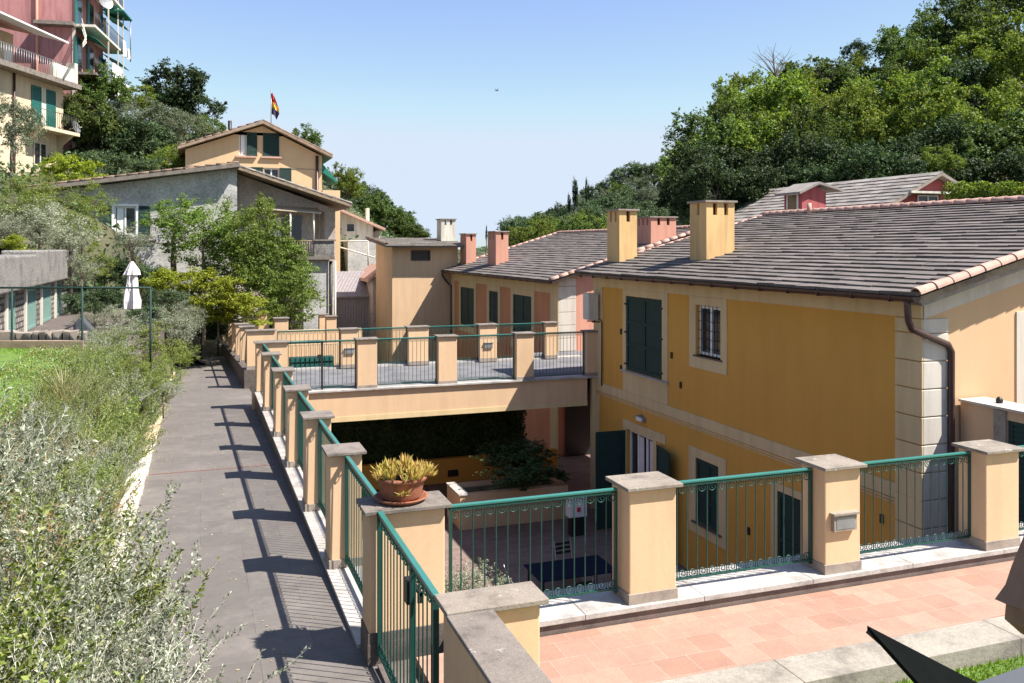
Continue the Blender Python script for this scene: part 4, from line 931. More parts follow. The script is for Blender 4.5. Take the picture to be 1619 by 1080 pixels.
MB().box(2.3, 6.5, 37.2, 37.5, -4.1, -.1).build('x', M['cream']).name = 'garden_wall'
tag(bpy.data.objects['garden_wall'], 'cream garden wall behind the left railings of the footbridge, half in shade', 'wall')
b0 = aty(459, 572, 30.0); b1 = aty(528, 572, 30.0)
e = empty('slatted_planter', (b0.x, 30, b0.z-.5), 'long low green slatted planter behind the far left railing of the footbridge', 'planter')
m = MB(); fr = Frame((b0.x, 30.0, 0), (1, 0, 0), (0, -1, 0)); n = 9; wd = (b1.x-b0.x)/n
for k in range(n):
    m.fbox(fr, k*wd+.02, (k+1)*wd-.03, b0.z-.25, b0.z-.10, 0, .04); m.fbox(fr, k*wd+.02, (k+1)*wd-.03, b0.z-.02, b0.z+.12, 0, .04)
m.build('slats', M['shutter_mid'], e); MB().box(b0.x, b1.x, 30.01, 30.5, b0.z-3.5, b0.z+.10).build('trough', M['shutter'], e)
# ================================================================ grey rough house with balcony block
GY = 46.0; fg_ = Frame((0, GY, 0), (1, 0, 0), (0, -1, 0))
def ay(u, v, y=GY): return aty(u, v, y)
H4 = empty('rough_house', (ay(200, 480).x, GY, -1), 'grey roughcast house with green shuttered window behind the trees at the left', 'house')
A, B_, Cc, D_ = ay(80, 303), ay(375, 266), ay(378, 274), ay(533, 332)
m = MB()
wa0, wa1, wz0, wz1 = ay(181, 350).x, ay(215, 350).x, ay(198, 371).z, ay(198, 327).z
m.prism([(A.x, GY+.3, -2), (B_.x, GY+.3, -2), (B_.x, GY+.3, B_.z), (A.x, GY+.3, A.z)], (0, 7, 0)); holed_wall(m, fg_, A.x, B_.x, -2, A.z-.05, [(wa0, wa1, wz0, wz1)], .2)
m.poly([(A.x, GY, A.z-.05), (B_.x, GY, A.z-.05), (B_.x, GY, B_.z), (A.x, GY, A.z)]); m.build('wall', M['rough_grey'], H4)
window(H4, fg_, wa0, wa1, wz0, wz1, -.12, 'white', 2, True)
fw_ = frame_mb(fg_, wa0-.12, wa1+.12, wz0-.12, wz1+.14, .12, 0, .05).build('window_surround', M['white'], H4)
sw = (wa1-wa0)*.55
for a0, a1 in ((wa0-.12-sw, wa0-.12), (wa1+.12, wa1+.12+sw)): louvre_mb(fg_, a0, a1, wz0-.12, wz1+.05, .03, n=20).build('shutter', M['shutter'], H4)
MB().fbox(fg_, wa0-.5, wa1+.9, wz0-.32, wz0-.26, 0, .12).build('ledge', M['cap'], H4)
rv = MB().prism([A+Vector((-1.2, -.75, -.10)), B_+Vector((0.1, -.75, .02)), B_+Vector((.1, -.75, .22)), A+Vector((-1.2, -.75, .10))], (0, 9, 0)).build('roof', M['cap'], H4)
half_tiles(A+Vector((-1.2, -.7, .12)), B_+Vector((0, -.7, .24)), (0, 0, 1), .07, .5, 41).build('verge_tiles', M['terra_roof'], rv)
GY2 = GY+1.6; fg2 = Frame((0, GY2, 0), (1, 0, 0), (0, -1, 0)); C2, D2 = ay(376, 272, GY2), ay(530, 328, GY2)
MB().prism([(C2.x, GY2, -2), (D2.x, GY2, -2), (D2.x, GY2, D2.z-.1), (C2.x, GY2, C2.z-.1)], (0, 6, 0)).build('side_wing', M['rough_pink'], H4)
rv2 = MB().prism([C2+Vector((-.2, -1.9, .02)), D2+Vector((.6, -1.9, -.06)), D2+Vector((.6, -1.9, .12)), C2+Vector((-.2, -1.9, .2))], (0, 8, 0)).build('roof', M['wood'], H4)
half_tiles(D2+Vector((.6, -1.85, .14)), C2+Vector((-.2, -1.85, .22)), (0, 0, 1), .07, .5, 42).build('verge_tiles', M['roof_old'], rv2)
# awning, openings and balcony of the side wing
q0, q1 = ay(446, 333, GY2).x, ay(497, 333, GY2).x; z1 = ay(470, 332, GY2).z; z0 = ay(470, 385, GY2).z
MB().fbox(fg2, q0, q0+1.0, z0, z1-.3, 0, .03).build('door_opening', M['glass'], H4)
MB().fbox(fg2, q0-.55, q0-.05, z0+.2, z1-.4, 0, .06).build('open_shutter', M['white'], H4)
MB().prism([(q0-1.1, GY2, z1+.25), (q1+.2, GY2, z1+.05), (q1+.2, GY2-1.5, z1-.25), (q0-1.1, GY2-1.5, z1-.05)], (0, 0, .05)).build('awning', M['old_cream'], H4)
for u in (455, 491): MB().tube([(ay(u, 340, GY2).x, GY2-1.4, z1-.2), (ay(u, 340, GY2).x, GY2-1.4, z0)], .05, 6).build('awning_post', M['offwhite'], H4)
for u in (499, 507): MB().fbox(fg2, ay(u, 340, GY2).x, ay(u, 340, GY2).x+.18, z0, z1-.1, 0, .06).build('window', M['wood'], H4)
b0, b1 = ay(463, 407, GY2-1.7), ay(529, 407, GY2-1.7)
bal = MB().box(b0.x, b1.x, GY2-1.7, GY2-.01, b0.z-.12, b0.z+.05).build('balcony', M['cap'], H4)
pz = ay(497, 381, GY2-1.7); MB().box(pz.x, b1.x-.02, GY2-1.68, GY2-1.4, b0.z+.05, pz.z).build('balcony_wall', M['concrete'], bal)
MB().box(pz.x-.06, b1.x+.06, GY2-1.75, GY2-1.35, pz.z, pz.z+.08).build('coping', M['cap'], bal)
m = MB()
for k in range(9): x = b0.x+(pz.x-b0.x)*k/9; m.tube([(x, GY2-1.66, b0.z), (x, GY2-1.66, pz.z)], .016, 5)
m.tube([(b0.x, GY2-1.66, pz.z), (pz.x, GY2-1.66, pz.z)], .025, 5); m.build('balcony_railing', M['wood'], bal)
s0, s1 = ay(480, 420, GY2-1.4), ay(519, 420, GY2-1.4)
MB().box(s0.x, s1.x, GY2-1.4, GY2-.02, -3, b0.z-.125).build('lower_wall', M['rough_grey'], H4)
MB().tube([(s1.x+.12, GY2-1.45, b0.z-.2), (s1.x+.12, GY2-1.45, -3)], .09, 8).build('downpipe', M['iron'], H4); MB().tube([(b1.x+.06, GY2-1.5, b0.z-.2), (b1.x+.06, GY2-1.5, -3)], .05, 6).build('downpipe', M['offwhite'], H4)
# ================================================================ yellow gable house with flag
YY = 56.0; fy = Frame((0, YY, 0), (1, 0, 0), (0, -1, 0)); ax = lambda u, v: aty(u, v, YY)
H5 = empty('gable_house', (ax(400, 300).x, YY, 2), 'yellow gabled house with dark shutters rising behind the grey roughcast house', 'house')
l_, t_, r_ = ax(293, 236), ax(415, 199), ax(509, 247)
wn = [(378, 400, 211, 245, 'c'), (418, 440, 212, 246, 'o'), (417, 441, 266, 293, 'w'), (329, 353, 261, 290, 'w')]
holes = [(ax(a, c).x, ax(b, c).x, ax(a, d).z, ax(a, c).z) for a, b, c, d, _ in wn]
m = MB(); holed_wall(m, fy, l_.x, r_.x, 0, r_.z-.3, holes[2:], .2)
zz = r_.z-.3
m2 = holes[:2]; holed_wall(m, fy, holes[0][0]-.3, holes[1][1]+.3, zz, holes[0][3]+.1, [(h[0], h[1], max(h[2], zz), h[3]) for h in m2], .2)
zt = holes[0][3]+.1; L0, R0 = holes[0][0]-.3, holes[1][1]+.3
m.poly([(l_.x, YY, zz), (L0, YY, zz), (L0, YY, zt+.0), (l_.x, YY, l_.z)]); m.poly([(R0, YY, zz), (r_.x, YY, zz), (r_.x, YY, r_.z), (R0, YY, zt)])
zl_ = l_.z+(t_.z-l_.z)*(L0-l_.x)/(t_.x-l_.x); zr_ = r_.z+(t_.z-r_.z)*(r_.x-R0)/(r_.x-t_.x)
m.poly([(l_.x, YY, l_.z), (L0, YY, zt), (L0, YY, zl_)]); m.poly([(R0, YY, zt), (r_.x, YY, r_.z), (R0, YY, zr_)])
m.poly([(L0, YY, zt), (R0, YY, zt), (R0, YY, zr_), (t_.x, YY, t_.z), (L0, YY, zl_)])
m.prism([(l_.x, YY+.25, 0), (r_.x, YY+.25, 0), (r_.x, YY+.25, r_.z), (t_.x, YY+.25, t_.z), (l_.x, YY+.25, l_.z)], (0, 10, 0))
m.poly([(l_.x, YY, 0), (l_.x, YY, l_.z), (l_.x, YY+.3, l_.z), (l_.x, YY+.3, 0)]); m.poly([(r_.x, YY, 0), (r_.x, YY, r_.z), (r_.x, YY+.3, r_.z), (r_.x, YY+.3, 0)])
m.build('wall', M['yellow'], H5)
for i, h in enumerate(holes):
    w_ = window(H5, fy, h[0], h[1], h[2], h[3], -.13, 'white', 2, i == 0)
hw = (holes[0][1]-holes[0][0])
sh_ = [(holes[0][0]+hw*.55, holes[0][1]+.25, holes[0]), (holes[2][0]-.75, holes[2][0]-.05, holes[2]), (holes[2][1]+.05, holes[2][1]+.75, holes[2]), (holes[3][1]-.9, holes[3][1]-.1, holes[3]), (holes[1][0]-.08, holes[1][0]+.55, holes[1]), (holes[1][0]+.58, holes[1][1]+.05, holes[1])]
for a0, a1, h in sh_: louvre_mb(fy, a0, a1, h[2]-.05, h[3]+.05, .02, n=16).build('shutter', M['shutter'], H5)
for h in holes[:2]: MB().fbox(fy, h[0]-.2, h[1]+.2, h[2]-.16, h[2]-.05, 0, .15).build('sill', M['terra_tile'], H5)
MB().fbox(fy, l_.x, r_.x, ax(300, 262).z-.02, ax(300, 262).z+.02, 0, .03).build('band', M['plinth'], H5)
MB().tube([(ax(501, 250).x, YY-.1, r_.z), (ax(501, 250).x, YY-.1, 0)], .09, 8).build('downpipe', M['gutter'], H5)
L1, T1_, R1 = ax(281, 233)+Vector((0, -.6, 0)), ax(415, 193)+Vector((0, -.6, 0)), ax(524, 247)+Vector((0, -.6, 0)); dn = Vector((0, 0, .16))
rf5 = MB().prism([L1, T1_, R1, R1-dn, T1_-dn, L1-dn], (0, 11, 0)).build('roof', M['wood'], H5)
half_tiles(L1+Vector((0, .1, .03)), T1_+Vector((0, .1, .03)), (0, 0, 1), .075, .5, 51).build('verge_tiles', M['terra_roof'], rf5); half_tiles(R1+Vector((0, .1, .03)), T1_+Vector((0, .1, .03)), (0, 0, 1), .075, .5, 52).build('verge_tiles', M['terra_roof'], rf5)
MB().prism([ax(509, 262)+Vector((0, 2, 0)), ax(536, 283)+Vector((0, 2, 0)), ax(512, 262)+Vector((0, 6, 0))], (0, 0, .06)).prism([ax(509, 258), ax(534, 287), ax(534, 289), ax(509, 272)], (0, 3, 0)).build('awning', M['teal_cloth'], H5)
bb = ax(509, 322); MB().box(bb.x, bb.x+1.1, YY-.3, YY+3, 0, ax(509, 301).z).build('side_balcony', M['yellow'], H5)
MB().tube([(ax(365, 210).x, YY+2, ax(365, 214).z-.5), (ax(365, 190).x, YY+2, ax(365, 184).z)], .12, 8).build('chimney_pipe', M['iron'], H5)
fpx = ax(431, 205); e = empty('flagpole', (fpx.x, YY+1.2, fpx.z-.6), 'thin flagpole on the gable roof carrying a limp red, yellow and blue flag', 'flag')
pt = ax(431, 135); MB().tube([(fpx.x, YY+1.2, fpx.z-.6), (fpx.x, YY+1.2, pt.z)], .03, 6).build('pole', M['grey_metal'], e)
MB().box(fpx.x-.25, fpx.x+.25, YY+1.18, YY+1.22, fpx.z+.15, fpx.z+.2).box(fpx.x-.15, fpx.x+.15, YY+1.18, YY+1.22, fpx.z+.35, fpx.z+.4).build('aerial', M['grey_metal'], e)
def flagpiece(z0, z1, w0, w1, mat, nm):
    m = MB(); n = 8
    for i in range(n):
        for j in range(n):
            def q(i, j):
                s_, t = i/n, j/n; w = w0+(w1-w0)*t
                return (fpx.x+s_*w, YY+1.2+.10*math.sin(s_*9+t*2), z0+(z1-z0)*t-s_*s_*.35)
            m.poly([q(i, j), q(i+1, j), q(i+1, j+1), q(i, j+1)])
    m.build(nm, M[mat], e, smooth=True)
zf0, zf1 = ax(436, 176).z, ax(432, 141).z; hh = zf1-zf0
flagpiece(zf0+hh*.55, zf1, .46, .22, 'red', 'flag_cloth'); flagpiece(zf0+hh*.28, zf0+hh*.55, .50, .46, 'flag_yellow', 'flag_cloth'); flagpiece(zf0, zf0+hh*.28, .34, .50, 'flag_blue', 'flag_cloth')
# ================================================================ small far white house, shed and lower cream wall
WY = 66.0; aw = lambda u, v: aty(u, v, WY); fwh = Frame((0, WY, 0), (1, 0, 0), (0, -1, 0))
H6 = empty('white_house', (aw(560, 380).x, WY, -3), 'small pale house with two dark windows in the distance right of the balcony block', 'house')
MB().prism([(aw(520, 380).x, WY, -4), (aw(590, 380).x, WY, -4), aw(590, 352), aw(520, 326)], (0, 6, 0)).build('wall', M['offwhite'], H6)
for (a, b, c, d) in ((547, 561, 353, 367), (529, 537, 345, 374)): window(H6, fwh, aw(a, c).x, aw(b, c).x, aw(a, d).z, aw(a, c).z, .04, 'offwhite', 1)
MB().prism([aw(515, 321)+Vector((0, -.6, 0)), aw(607, 361)+Vector((0, -.6, 0)), aw(607, 365)+Vector((0, -.6, 0)), aw(515, 325)+Vector((0, -.6, 0))], (0, 8, 0)).build('roof', M['terra_tile'], H6)
MB().box(aw(583, 350).x, aw(588, 350).x, WY+1, WY+1.6, aw(583, 362).z, aw(583, 328).z).build('chimney', M['offwhite'], H6)
MB().box(aw(585, 380).x, aw(603, 380).x, WY+.5, WY+4, -4, aw(590, 366).z).build('side_wing', M['white_quoin'], H6)
MB().box(aw(540, 380).x, aw(592, 380).x, WY-3, WY-.05, -4, aty(560, 381, WY-3).z).build('lower_wall', M['rough_grey'], H6)
SYY = 52.0; asx = lambda u, v: aty(u, v, SYY)
e = empty('shed', (asx(555, 470).x, SYY, -4), 'weathered corrugated shed with a dark plank front between the balcony block and the cream tower', 'shed')
m = MB(); x0, x1 = asx(526, 450).x, asx(586, 450).x; za, zb = asx(550, 470).z, asx(550, 432).z; n = 26
for k in range(n): a = x0+(x1-x0)*k/n; b = a+(x1-x0)/n*.55; m.prism([(a, SYY, za), (b, SYY, za), (b, SYY, za+.06), (a, SYY, za+.06)], (0, 2.2, (zb-za)))
m.prism([(x0, SYY, za-.02), (x1, SYY, za-.02), (x1, SYY, za+.02), (x0, SYY, za+.02)], (0, 2.2, (zb-za))); m.build('corrugated_roof', M['corrugated'], e)
m = MB(); 
for k in range(14): a = x0+(x1-x0)*k/14; m.box(a, a+(x1-x0)/14-.03, SYY+.25+(k % 3)*.02, SYY+.3+(k % 3)*.02, -4, za-.05)
m.box(x0, x1, SYY+.4, SYY+2.4, -4, za-.05); m.build('plank_wall', M['corrugated'], e)
MB().box(x1-.05, x1+1.3, SYY-1, SYY+3, -4, asx(588, 437).z).build('stone_side', M['rough_pink'], e)
MB().prism([asx(576, 440)+Vector((0, -1.3, 0)), asx(602, 418)+Vector((0, -1.3, 0)), asx(602, 423)+Vector((0, -1.3, 0)), asx(576, 445)+Vector((0, -1.3, 0))], (0, 4.5, 0)).build('side_roof', M['terra_tile'], e)
e = empty('pergola', (asx(560, 400).x, SYY+6, -3), 'thin pale metal pergola frame in front of the small far house', 'pergola')
ap = lambda u, v: aty(u, v, SYY+6)
for a, b in (((536, 381), (592, 381)), ((531, 389), (592, 407)), ((582, 381), (582, 420)), ((531, 381), (531, 430))): MB().tube([ap(*a), ap(*b)], .05, 5).build('beam', M['offwhite'], e)
# ================================================================ upper left buildings
def wallframe(u0, d0, vp_u, flip=1):      # vertical wall seen in perspective: start column u0 at distance d0, running towards vanishing column vp_u
    k = (vp_u-CX)/F_PX; r0 = (u0-CX)/F_PX*d0
    o = Vector((SY*d0+CY*r0, CY*d0-SY*r0, 0)); dr = Vector((SY+CY*k, CY-SY*k, 0)).normalized()
    n = Vector((dr.y, -dr.x, 0)); return Frame(o, dr, n*flip)
def s_at(fr, u):                          # wall coordinate where column u meets the wall
    r = ray(u, 0); det = r[0]*(-fr.u.y)+r[1]*fr.u.x
    t = (fr.o.x*(-fr.u.y)+fr.o.y*fr.u.x)/det
    return (Vector((r[0]*t, r[1]*t, 0))-fr.o).dot(fr.u), t
def sz(fr, u, v):
    s_, t = s_at(fr, u); return s_, CAMZ+(HY-v)/F_PX*t
fc = wallframe(0, 48, 900)
H7 = empty('cream_house', (fc.o.x, fc.o.y, 6), 'cream house with terrace, awning and teal shutters at the upper left edge', 'house')
e0, _ = s_at(fc, 100); 
_, zA = sz(fc, 100, 140); _, zB = sz(fc, 0, 112)
m = MB(); m.fbox(fc, -9, e0, 3, zA, -7, 0); m.build('lower_wall', M['old_cream'], H7)
MB().fbox(fc, -9, e0+.5, zA-.02, zA+.28, -7, .9).build('terrace_slab', M['cap'], H7)
e1, _ = s_at(fc, 62); _, zR = sz(fc, 62, 62)
MB().fbox(fc, -9, e1, zA+.28, zR+.3, -7, -1.6).build('upper_wall', M['old_cream'], H7)
MB().prism([fc.p(-9, zR+1.1, -1.6), fc.p(e1+1.2, zR+.75, -1.6), fc.p(e1+1.2, zR+.0, 1.1), fc.p(-9, zR+.35, 1.1)], (0, 0, .09)).build('awning', M['white_cloth'], H7)
MB().prism([fc.p(-9, zR+.7, -1.0), fc.p(e1+.9, zR+.5, -1.0), fc.p(e1+.9, zR+1.9, -7), fc.p(-9, zR+2.1, -7)], (0, 0, .2)).build('roof', M['terra_tile'], H7)
zt0 = zA+.28
for (ua, ub, mt, zz_) in ((18, 30, 'shutter', 2.2), (46, 58, 'white', 1.7), (-4, 8, 'glass', 2.2)):
    a, b = s_at(fc, ua)[0], s_at(fc, ub)[0]; MB().fbox(fc, a, b, zt0, zt0+zz_, -1.6, -1.5).build({'shutter': 'shutter', 'white': 'door', 'glass': 'window'}[mt], M[mt], H7)
m = MB(); a = -9
while a < s_at(fc, 78)[0]: m.tube([fc.p(a, zt0, .8), fc.p(a, zt0+.95, .8)], .015, 4); a += .22
m.tube([fc.p(-9, zt0+.95, .8), fc.p(s_at(fc, 78)[0], zt0+.95, .8)], .025, 5); m.build('terrace_railing', M['grey_metal'], H7)
a, b = s_at(fc, 64)[0], s_at(fc, 97)[0]; MB().fbox(fc, a, b, zt0, zt0+.85, .55, .8).fbox(fc, b, b+.35, zt0, zt0+1.25, .3, .85).build('parapet', M['offwhite'], H7)
a, b = s_at(fc, 49)[0], s_at(fc, 87)[0]; _, z0 = sz(fc, 70, 205); _, z1 = sz(fc, 70, 140)
louvre_mb(fc, a, (a+b)/2-.25, z0, z1, .02, n=24).build('shutter', M['shutter_mid'], H7); louvre_mb(fc, (a+b)/2+.25, b, z0, z1, .02, n=24).build('shutter', M['shutter_mid'], H7)
MB().fbox(fc, (a+b)/2-.25, (a+b)/2+.25, z0, z1, .0, .02).build('door', M['offwhite'], H7)
bs = MB().fbox(fc, a-.7, e0-.05, z0-.2, z0, 0, 1.1).build('balcony', M['old_cream'], H7); m = MB(); q = a-.7
while q < e0-.05: m.tube([fc.p(q, z0, 1.05), fc.p(q, z0+.95, 1.05)], .014, 4); q += .18
m.tube([fc.p(a-.7, z0+.95, 1.05), fc.p(e0-.05, z0+.95, 1.05)], .02, 5).tube([fc.p(e0-.05, z0+.95, 1.05), fc.p(e0-.05, z0+.95, 0)], .02, 5); m.build('balcony_railing', M['iron'], bs)
m = MB()
for q in (a-.3, b+.2): m.prism([fc.p(q, z0-.2, 0), fc.p(q, z0-.2, 1.0), fc.p(q, z0-1.0, 0)], tuple(fc.u*.2))
m.build('bracket', M['old_cream'], bs)
a, b = s_at(fc, 52)[0], s_at(fc, 72)[0]; _, z0b = sz(fc, 62, 262); _, z1b = sz(fc, 62, 226); window(H7, fc, a, b, z0b, z1b, .03, 'offwhite', 2)
MB().tube([fc.p(s_at(fc, 20)[0], zA, .1), fc.p(s_at(fc, 20)[0], 4, .1)], .07, 6).build('downpipe', M['gutter'], H7)
def dish(par, c, r, d):
    d = Vector(d).normalized(); u_ = d.orthogonal().normalized(); v_ = d.cross(u_); m = MB(); K = 16; rings = []
    for (rr, h) in ((0.02, 0), (r*.5, r*.06), (r, r*.22)): rings.append([Vector(c)+u_*rr*math.cos(2*math.pi*k/K)+v_*rr*math.sin(2*math.pi*k/K)+d*h for k in range(K)])
    for i in range(2):
        for k in range(K): m.poly([rings[i][k], rings[i][(k+1) % K], rings[i+1][(k+1) % K], rings[i+1][k]])
    o = m.build('satellite_dish', M['grey_metal'], par, smooth=True); MB().tube([Vector(c), Vector(c)+d*r*1.1-Vector((0, 0, r*.3))], .02, 5).tube([Vector(c), Vector(c)-d*.4], .03, 5).build('arm', M['offwhite'], o)
_, zd = sz(fc, 103, 202); dish(H7, fc.p(e0+.1, zd, .7), .42, (.9, -.4, .3))
# pink apartment house
fpk = wallframe(118, 56, 518); ff = Frame(fpk.o, -fpk.n, -fpk.u)     # ff: facing wall, s to the left
H8 = empty('pink_house', (fpk.o.x, fpk.o.y, 10), 'tall pink apartment house with balconies and hanging laundry at the top left corner', 'house')
sE, _ = s_at(fpk, 166)
m = MB(); m.fbox(fpk, 0, sE*.93, 6, 26, -4.9, 0); m.build('wall', M['pink'], H8)
m = MB(); o_ = fpk.p(0, 0, -4.92); m.fbox(Frame(fpk.p(2.2, 0, -4.9), fpk.u, fpk.n), 0, 8, 6, 24, -7, 0); m.build('rear_wing', M['pink'], H8)
lv = [sz(fpk, 118, 112)[1], sz(fpk, 118, 38)[1], sz(fpk, 118, -40)[1]]
for k, z in enumerate(lv):
    b = MB().fbox(fpk, -.1 if k else .2, sE+.3, z-.16, z, 0, 1.25).build('balcony', M['offwhite'] if k else M['cap'], H8)
    m = MB(); q = 0.1
    while q < sE+.2: m.tube([fpk.p(q, z, 1.2), fpk.p(q, z+.95, 1.2)], .014, 4); q += .16
    m.tube([fpk.p(.1, z+.95, 1.2), fpk.p(sE+.3, z+.95, 1.2)], .022, 5); m.build('balcony_railing', M['iron'], b)
    for j, (a, w__) in enumerate(((.5, 1.0), (3.4, 1.1), (6.6, 1.1))):
        MB().fbox(fpk, a, a+w__, z+.05, z+2.3, 0, .04).build('window', M['glass'], H8); MB().fbox(fpk, a-.6, a-.02, z+.05, z+2.3, .02, .07).build('shutter', M['shutter_mid'], H8)
        MB().fbox(fpk, a+w__+.02, a+w__+.2, z, z+2.4, 0, .05).build('window_trim', M['salmon_side'], H8)
    if k < 2: MB().prism([fpk.p(.3, z+2.75, .02), fpk.p(3.4, z+2.75, .02), fpk.p(3.4, z+2.2, 1.2), fpk.p(.3, z+2.2, 1.2)], (0, 0, .04)).build('awning', M['teal_cloth'], H8); MB().prism([fpk.p(7, z+2.6, .02), fpk.p(10, z+2.6, .02), fpk.p(10, z+2.0, 1.2), fpk.p(7, z+2.0, 1.2)], (0, 0, .04)).build('awning', M['teal_cloth'], H8)
    for a in (3.6, 6.4, sE+.2): MB().fbox(fpk, a, a+.08, z, z+2.8, 1.15, 1.23).build('post', M['offwhite'], H8)
zl0 = lv[1]; rn = random.Random(2)
MB().fbox(fpk, sE-1.6, sE+1.3, lv[2]-.6, lv[2]-.5, .2, 1.6).build('roof_canopy', M['teal_cloth'], H8)
MB().tube([fpk.p(sE+1.2, lv[1]-.5, 1.5), fpk.p(sE+1.2, lv[2]-.6, 1.5)], .04, 5).build('post', M['grey_metal'], H8)
def sheet(a, z1, w__, h, d, lab):
    m = MB(); n = 10
    for i in range(n):
        def q(i, t): return fpk.p(a+w__*i/n, z1-h*t-.04*math.sin(i*2.3)*t, d+.08*math.sin(i*1.7+a)*(.4+t))
        m.poly([q(i, 0), q(i+1, 0), q(i+1, .5), q(i, .5)]); m.poly([q(i, .5), q(i+1, .5), q(i+1, 1), q(i, 1)])
    o = m.build('laundry_sheet', M['white_cloth'], None, smooth=True); tag(o, lab, 'laundry', 'white laundry on the pink house')
sheet(4.3, lv[0]+1.5, 2.6, 2.3, 1.35, 'large white sheet hanging from the lower balcony of the pink house'); sheet(7.6, lv[0]+.7, 1.9, 1.6, 1.35, 'smaller white sheet on the lower balcony of the pink house, next to the large one')
sheet(sE-.9, lv[1]+.7, 1.0, 1.1, 1.4, 'white cloth at the far end of the upper balcony of the pink house'); sheet(sE+.3, lv[1]+.35, .9, .7, 1.45, 'small white cloth blowing off the outer end of the upper balcony')
dish(H8, fpk.p(1.4, lv[1]+1.9, 1.5), .5, (.6, -.8, .2))
wz = lv[1]-.2
for k in range(3): MB().tube([fpk.p(.1, wz+.3*k, .4), fpk.p(-2.0, wz-1.4+.2*k, 1.2), fpk.p(-4.4, wz-2.2+.1*k, 1.6)], .025, 4).build('cable', M['offwhite'], H8)
MB().tube([ff.p(2.2, 6, .1), ff.p(2.2, 26, .1)], .09, 6).build('downpipe', M['salmon_side'], H8); MB().fbox(ff, -.05, .15, 6, lv[1]-.2, 0, .04).build('corner_trim', M['white_quoin'], H8)
MB().fbox(ff, -.1, 2.2, lv[1]-.25, lv[1]-.02, 0, .8).build('corner_balcony', M['cap'], H8)
# ================================================================ louvred building, railing, umbrella and patio at the left
XG = at(0, 540, 22).x
fgw = Frame((XG, 0, 0), (0, 1, 0), (1, 0, 0)); gy = lambda u, v: atx(u, v, XG)
gy0, gy1 = gy(0, 500).y-4, gy(106, 437).y
H9 = empty('louvred_building', (XG, gy0, .9), 'rubble stone building with pale green louvred doors and concrete parapet at the left edge', 'building')
zp0 = gy(0, 460).z; zpt = gy(0, 403).z
m = MB()
ds = [(10, 23), (40, 56), (65, 80), (87, 97)]; hs = [(gy(a, 500).y, gy(b, 500).y, .95, zp0-.12) for a, b in ds]
holed_wall(m, fgw, gy0, gy1, -1.5, zp0, hs, .12); m.box(XG-5, XG-.13, gy0, gy1, -1.5, zp0); m.build('wall', M['rubble'], H9)
for h in hs: louvre_mb(fgw, h[0], h[1], h[2], h[3], -.06, th=.08, n=20, st=.09).build('louvred_door', M['louvre'], H9)
for h in hs: MB().fbox(fgw, h[0]-.22, h[0], .9, zp0, 0, .05).build('door_jamb', M['white_quoin'], H9)
mid = gy(38, 400).y
for a, b, zt in ((gy0, mid-.05, zpt-.02), (mid+.05, gy1+.05, zpt+.10)):
    MB().box(XG-.6, XG+.35, a, b, zp0-.02, zt).build('parapet', M['concrete'], H9, bevel=.05)
MB().box(XG-7, XG-.4, gy0, gy1, zp0, zpt-.15).build('roof_bed', M['hill_soil'], H9)
# patio behind the lawn
struct(MB().box(-9, -1.3, at(0, 540, 19).y+.1, 38, -1.2, .93).build('patio', M['dark_kerb']))
RY = 21.0
rl = lambda u, v: at(u, v, 19)
e = empty('garden_railing', (rl(20, 500).x, rl(20, 500).y, .95), 'thin dark green railing standing on a timber edge above the lawn at the left', 'railing')
A, B_ = rl(-60, 455), rl(128, 455); B2 = rl(240, 455)
MB().tube([A, B_, B2], .022, 6).build('handrail', M['shutter'], e)
for u in (19, 130, 238): p = rl(u, 455); MB().tube([(p.x, p.y, .5), p], .024, 6).build('post', M['shutter'], e)
m = MB().tube([A-Vector((0, 0, .55)), B_-Vector((0, 0, .55))], .012, 4)
a, b = rl(-60, 535), rl(132, 535)
MB().prism([(a.x, a.y-.1, 1.15), (b.x, b.y-.1, 1.15), (b.x, b.y-.1, 1.35), (a.x, a.y-.1, 1.35)], (0, .2, 0)).build('timber_edge', M['wood'], e)
e = empty('low_wall', (-3, a.y+1, .9), 'low rubble wall directly behind the timber edge of the lawn railing', 'wall')
rn = random.Random(5); m = MB()
for row in range(2):
    t = 0
    while t < 1:
        w_ = rn.uniform(.05, .09); q0 = Vector((a.x, a.y+.25, 0)).lerp(Vector((b.x, b.y+.25, 0)), t); q1 = Vector((a.x, a.y+.25, 0)).lerp(Vector((b.x, b.y+.25, 0)), min(1, t+w_-.006)); z0_ = .95+row*.29
        j = [rn.uniform(-.03, .03) for _ in range(8)]
        m.prism([(q0.x+j[0], q0.y+j[1], z0_), (q1.x+j[2], q1.y+j[3], z0_+.01), (q1.x+j[4], q1.y+j[5], z0_+.27+j[6]), (q0.x+j[4], q0.y+j[1], z0_+.27+j[7])], (0, .4, 0)); t += w_
m.build('stones', M['plinth'], e)
u0 = at(209, 413, 23)
e = empty('garden_umbrella', (u0.x, u0.y, .9), 'closed off white garden umbrella on the patio left of the path', 'parasol')
m = MB(); K = 18; pr = []; rn = random.Random(9)
for (dz_, r_) in ((0, .02), (.10, .07), (.25, .14), (.36, .17), (.37, .10), (.6, .13), (.85, .16), (1.05, .20), (1.25, .19)):
    pr.append([Vector((u0.x, u0.y, u0.z-dz_))+Vector((math.cos(2*math.pi*k/K), math.sin(2*math.pi*k/K), 0))*r_*(1+.32*math.cos(6*2*math.pi*k/K+dz_*2)+rn.uniform(-.1, .1)) for k in range(K)])
for i in range(len(pr)-1):
    for k in range(K): m.poly([pr[i][k], pr[i][(k+1) % K], pr[i+1][(k+1) % K], pr[i+1][k]])
m.build('canopy', M['lilac_cloth'], e); MB().tube([(u0.x, u0.y, .9), u0], .025, 8).build('pole', M['wood'], e)
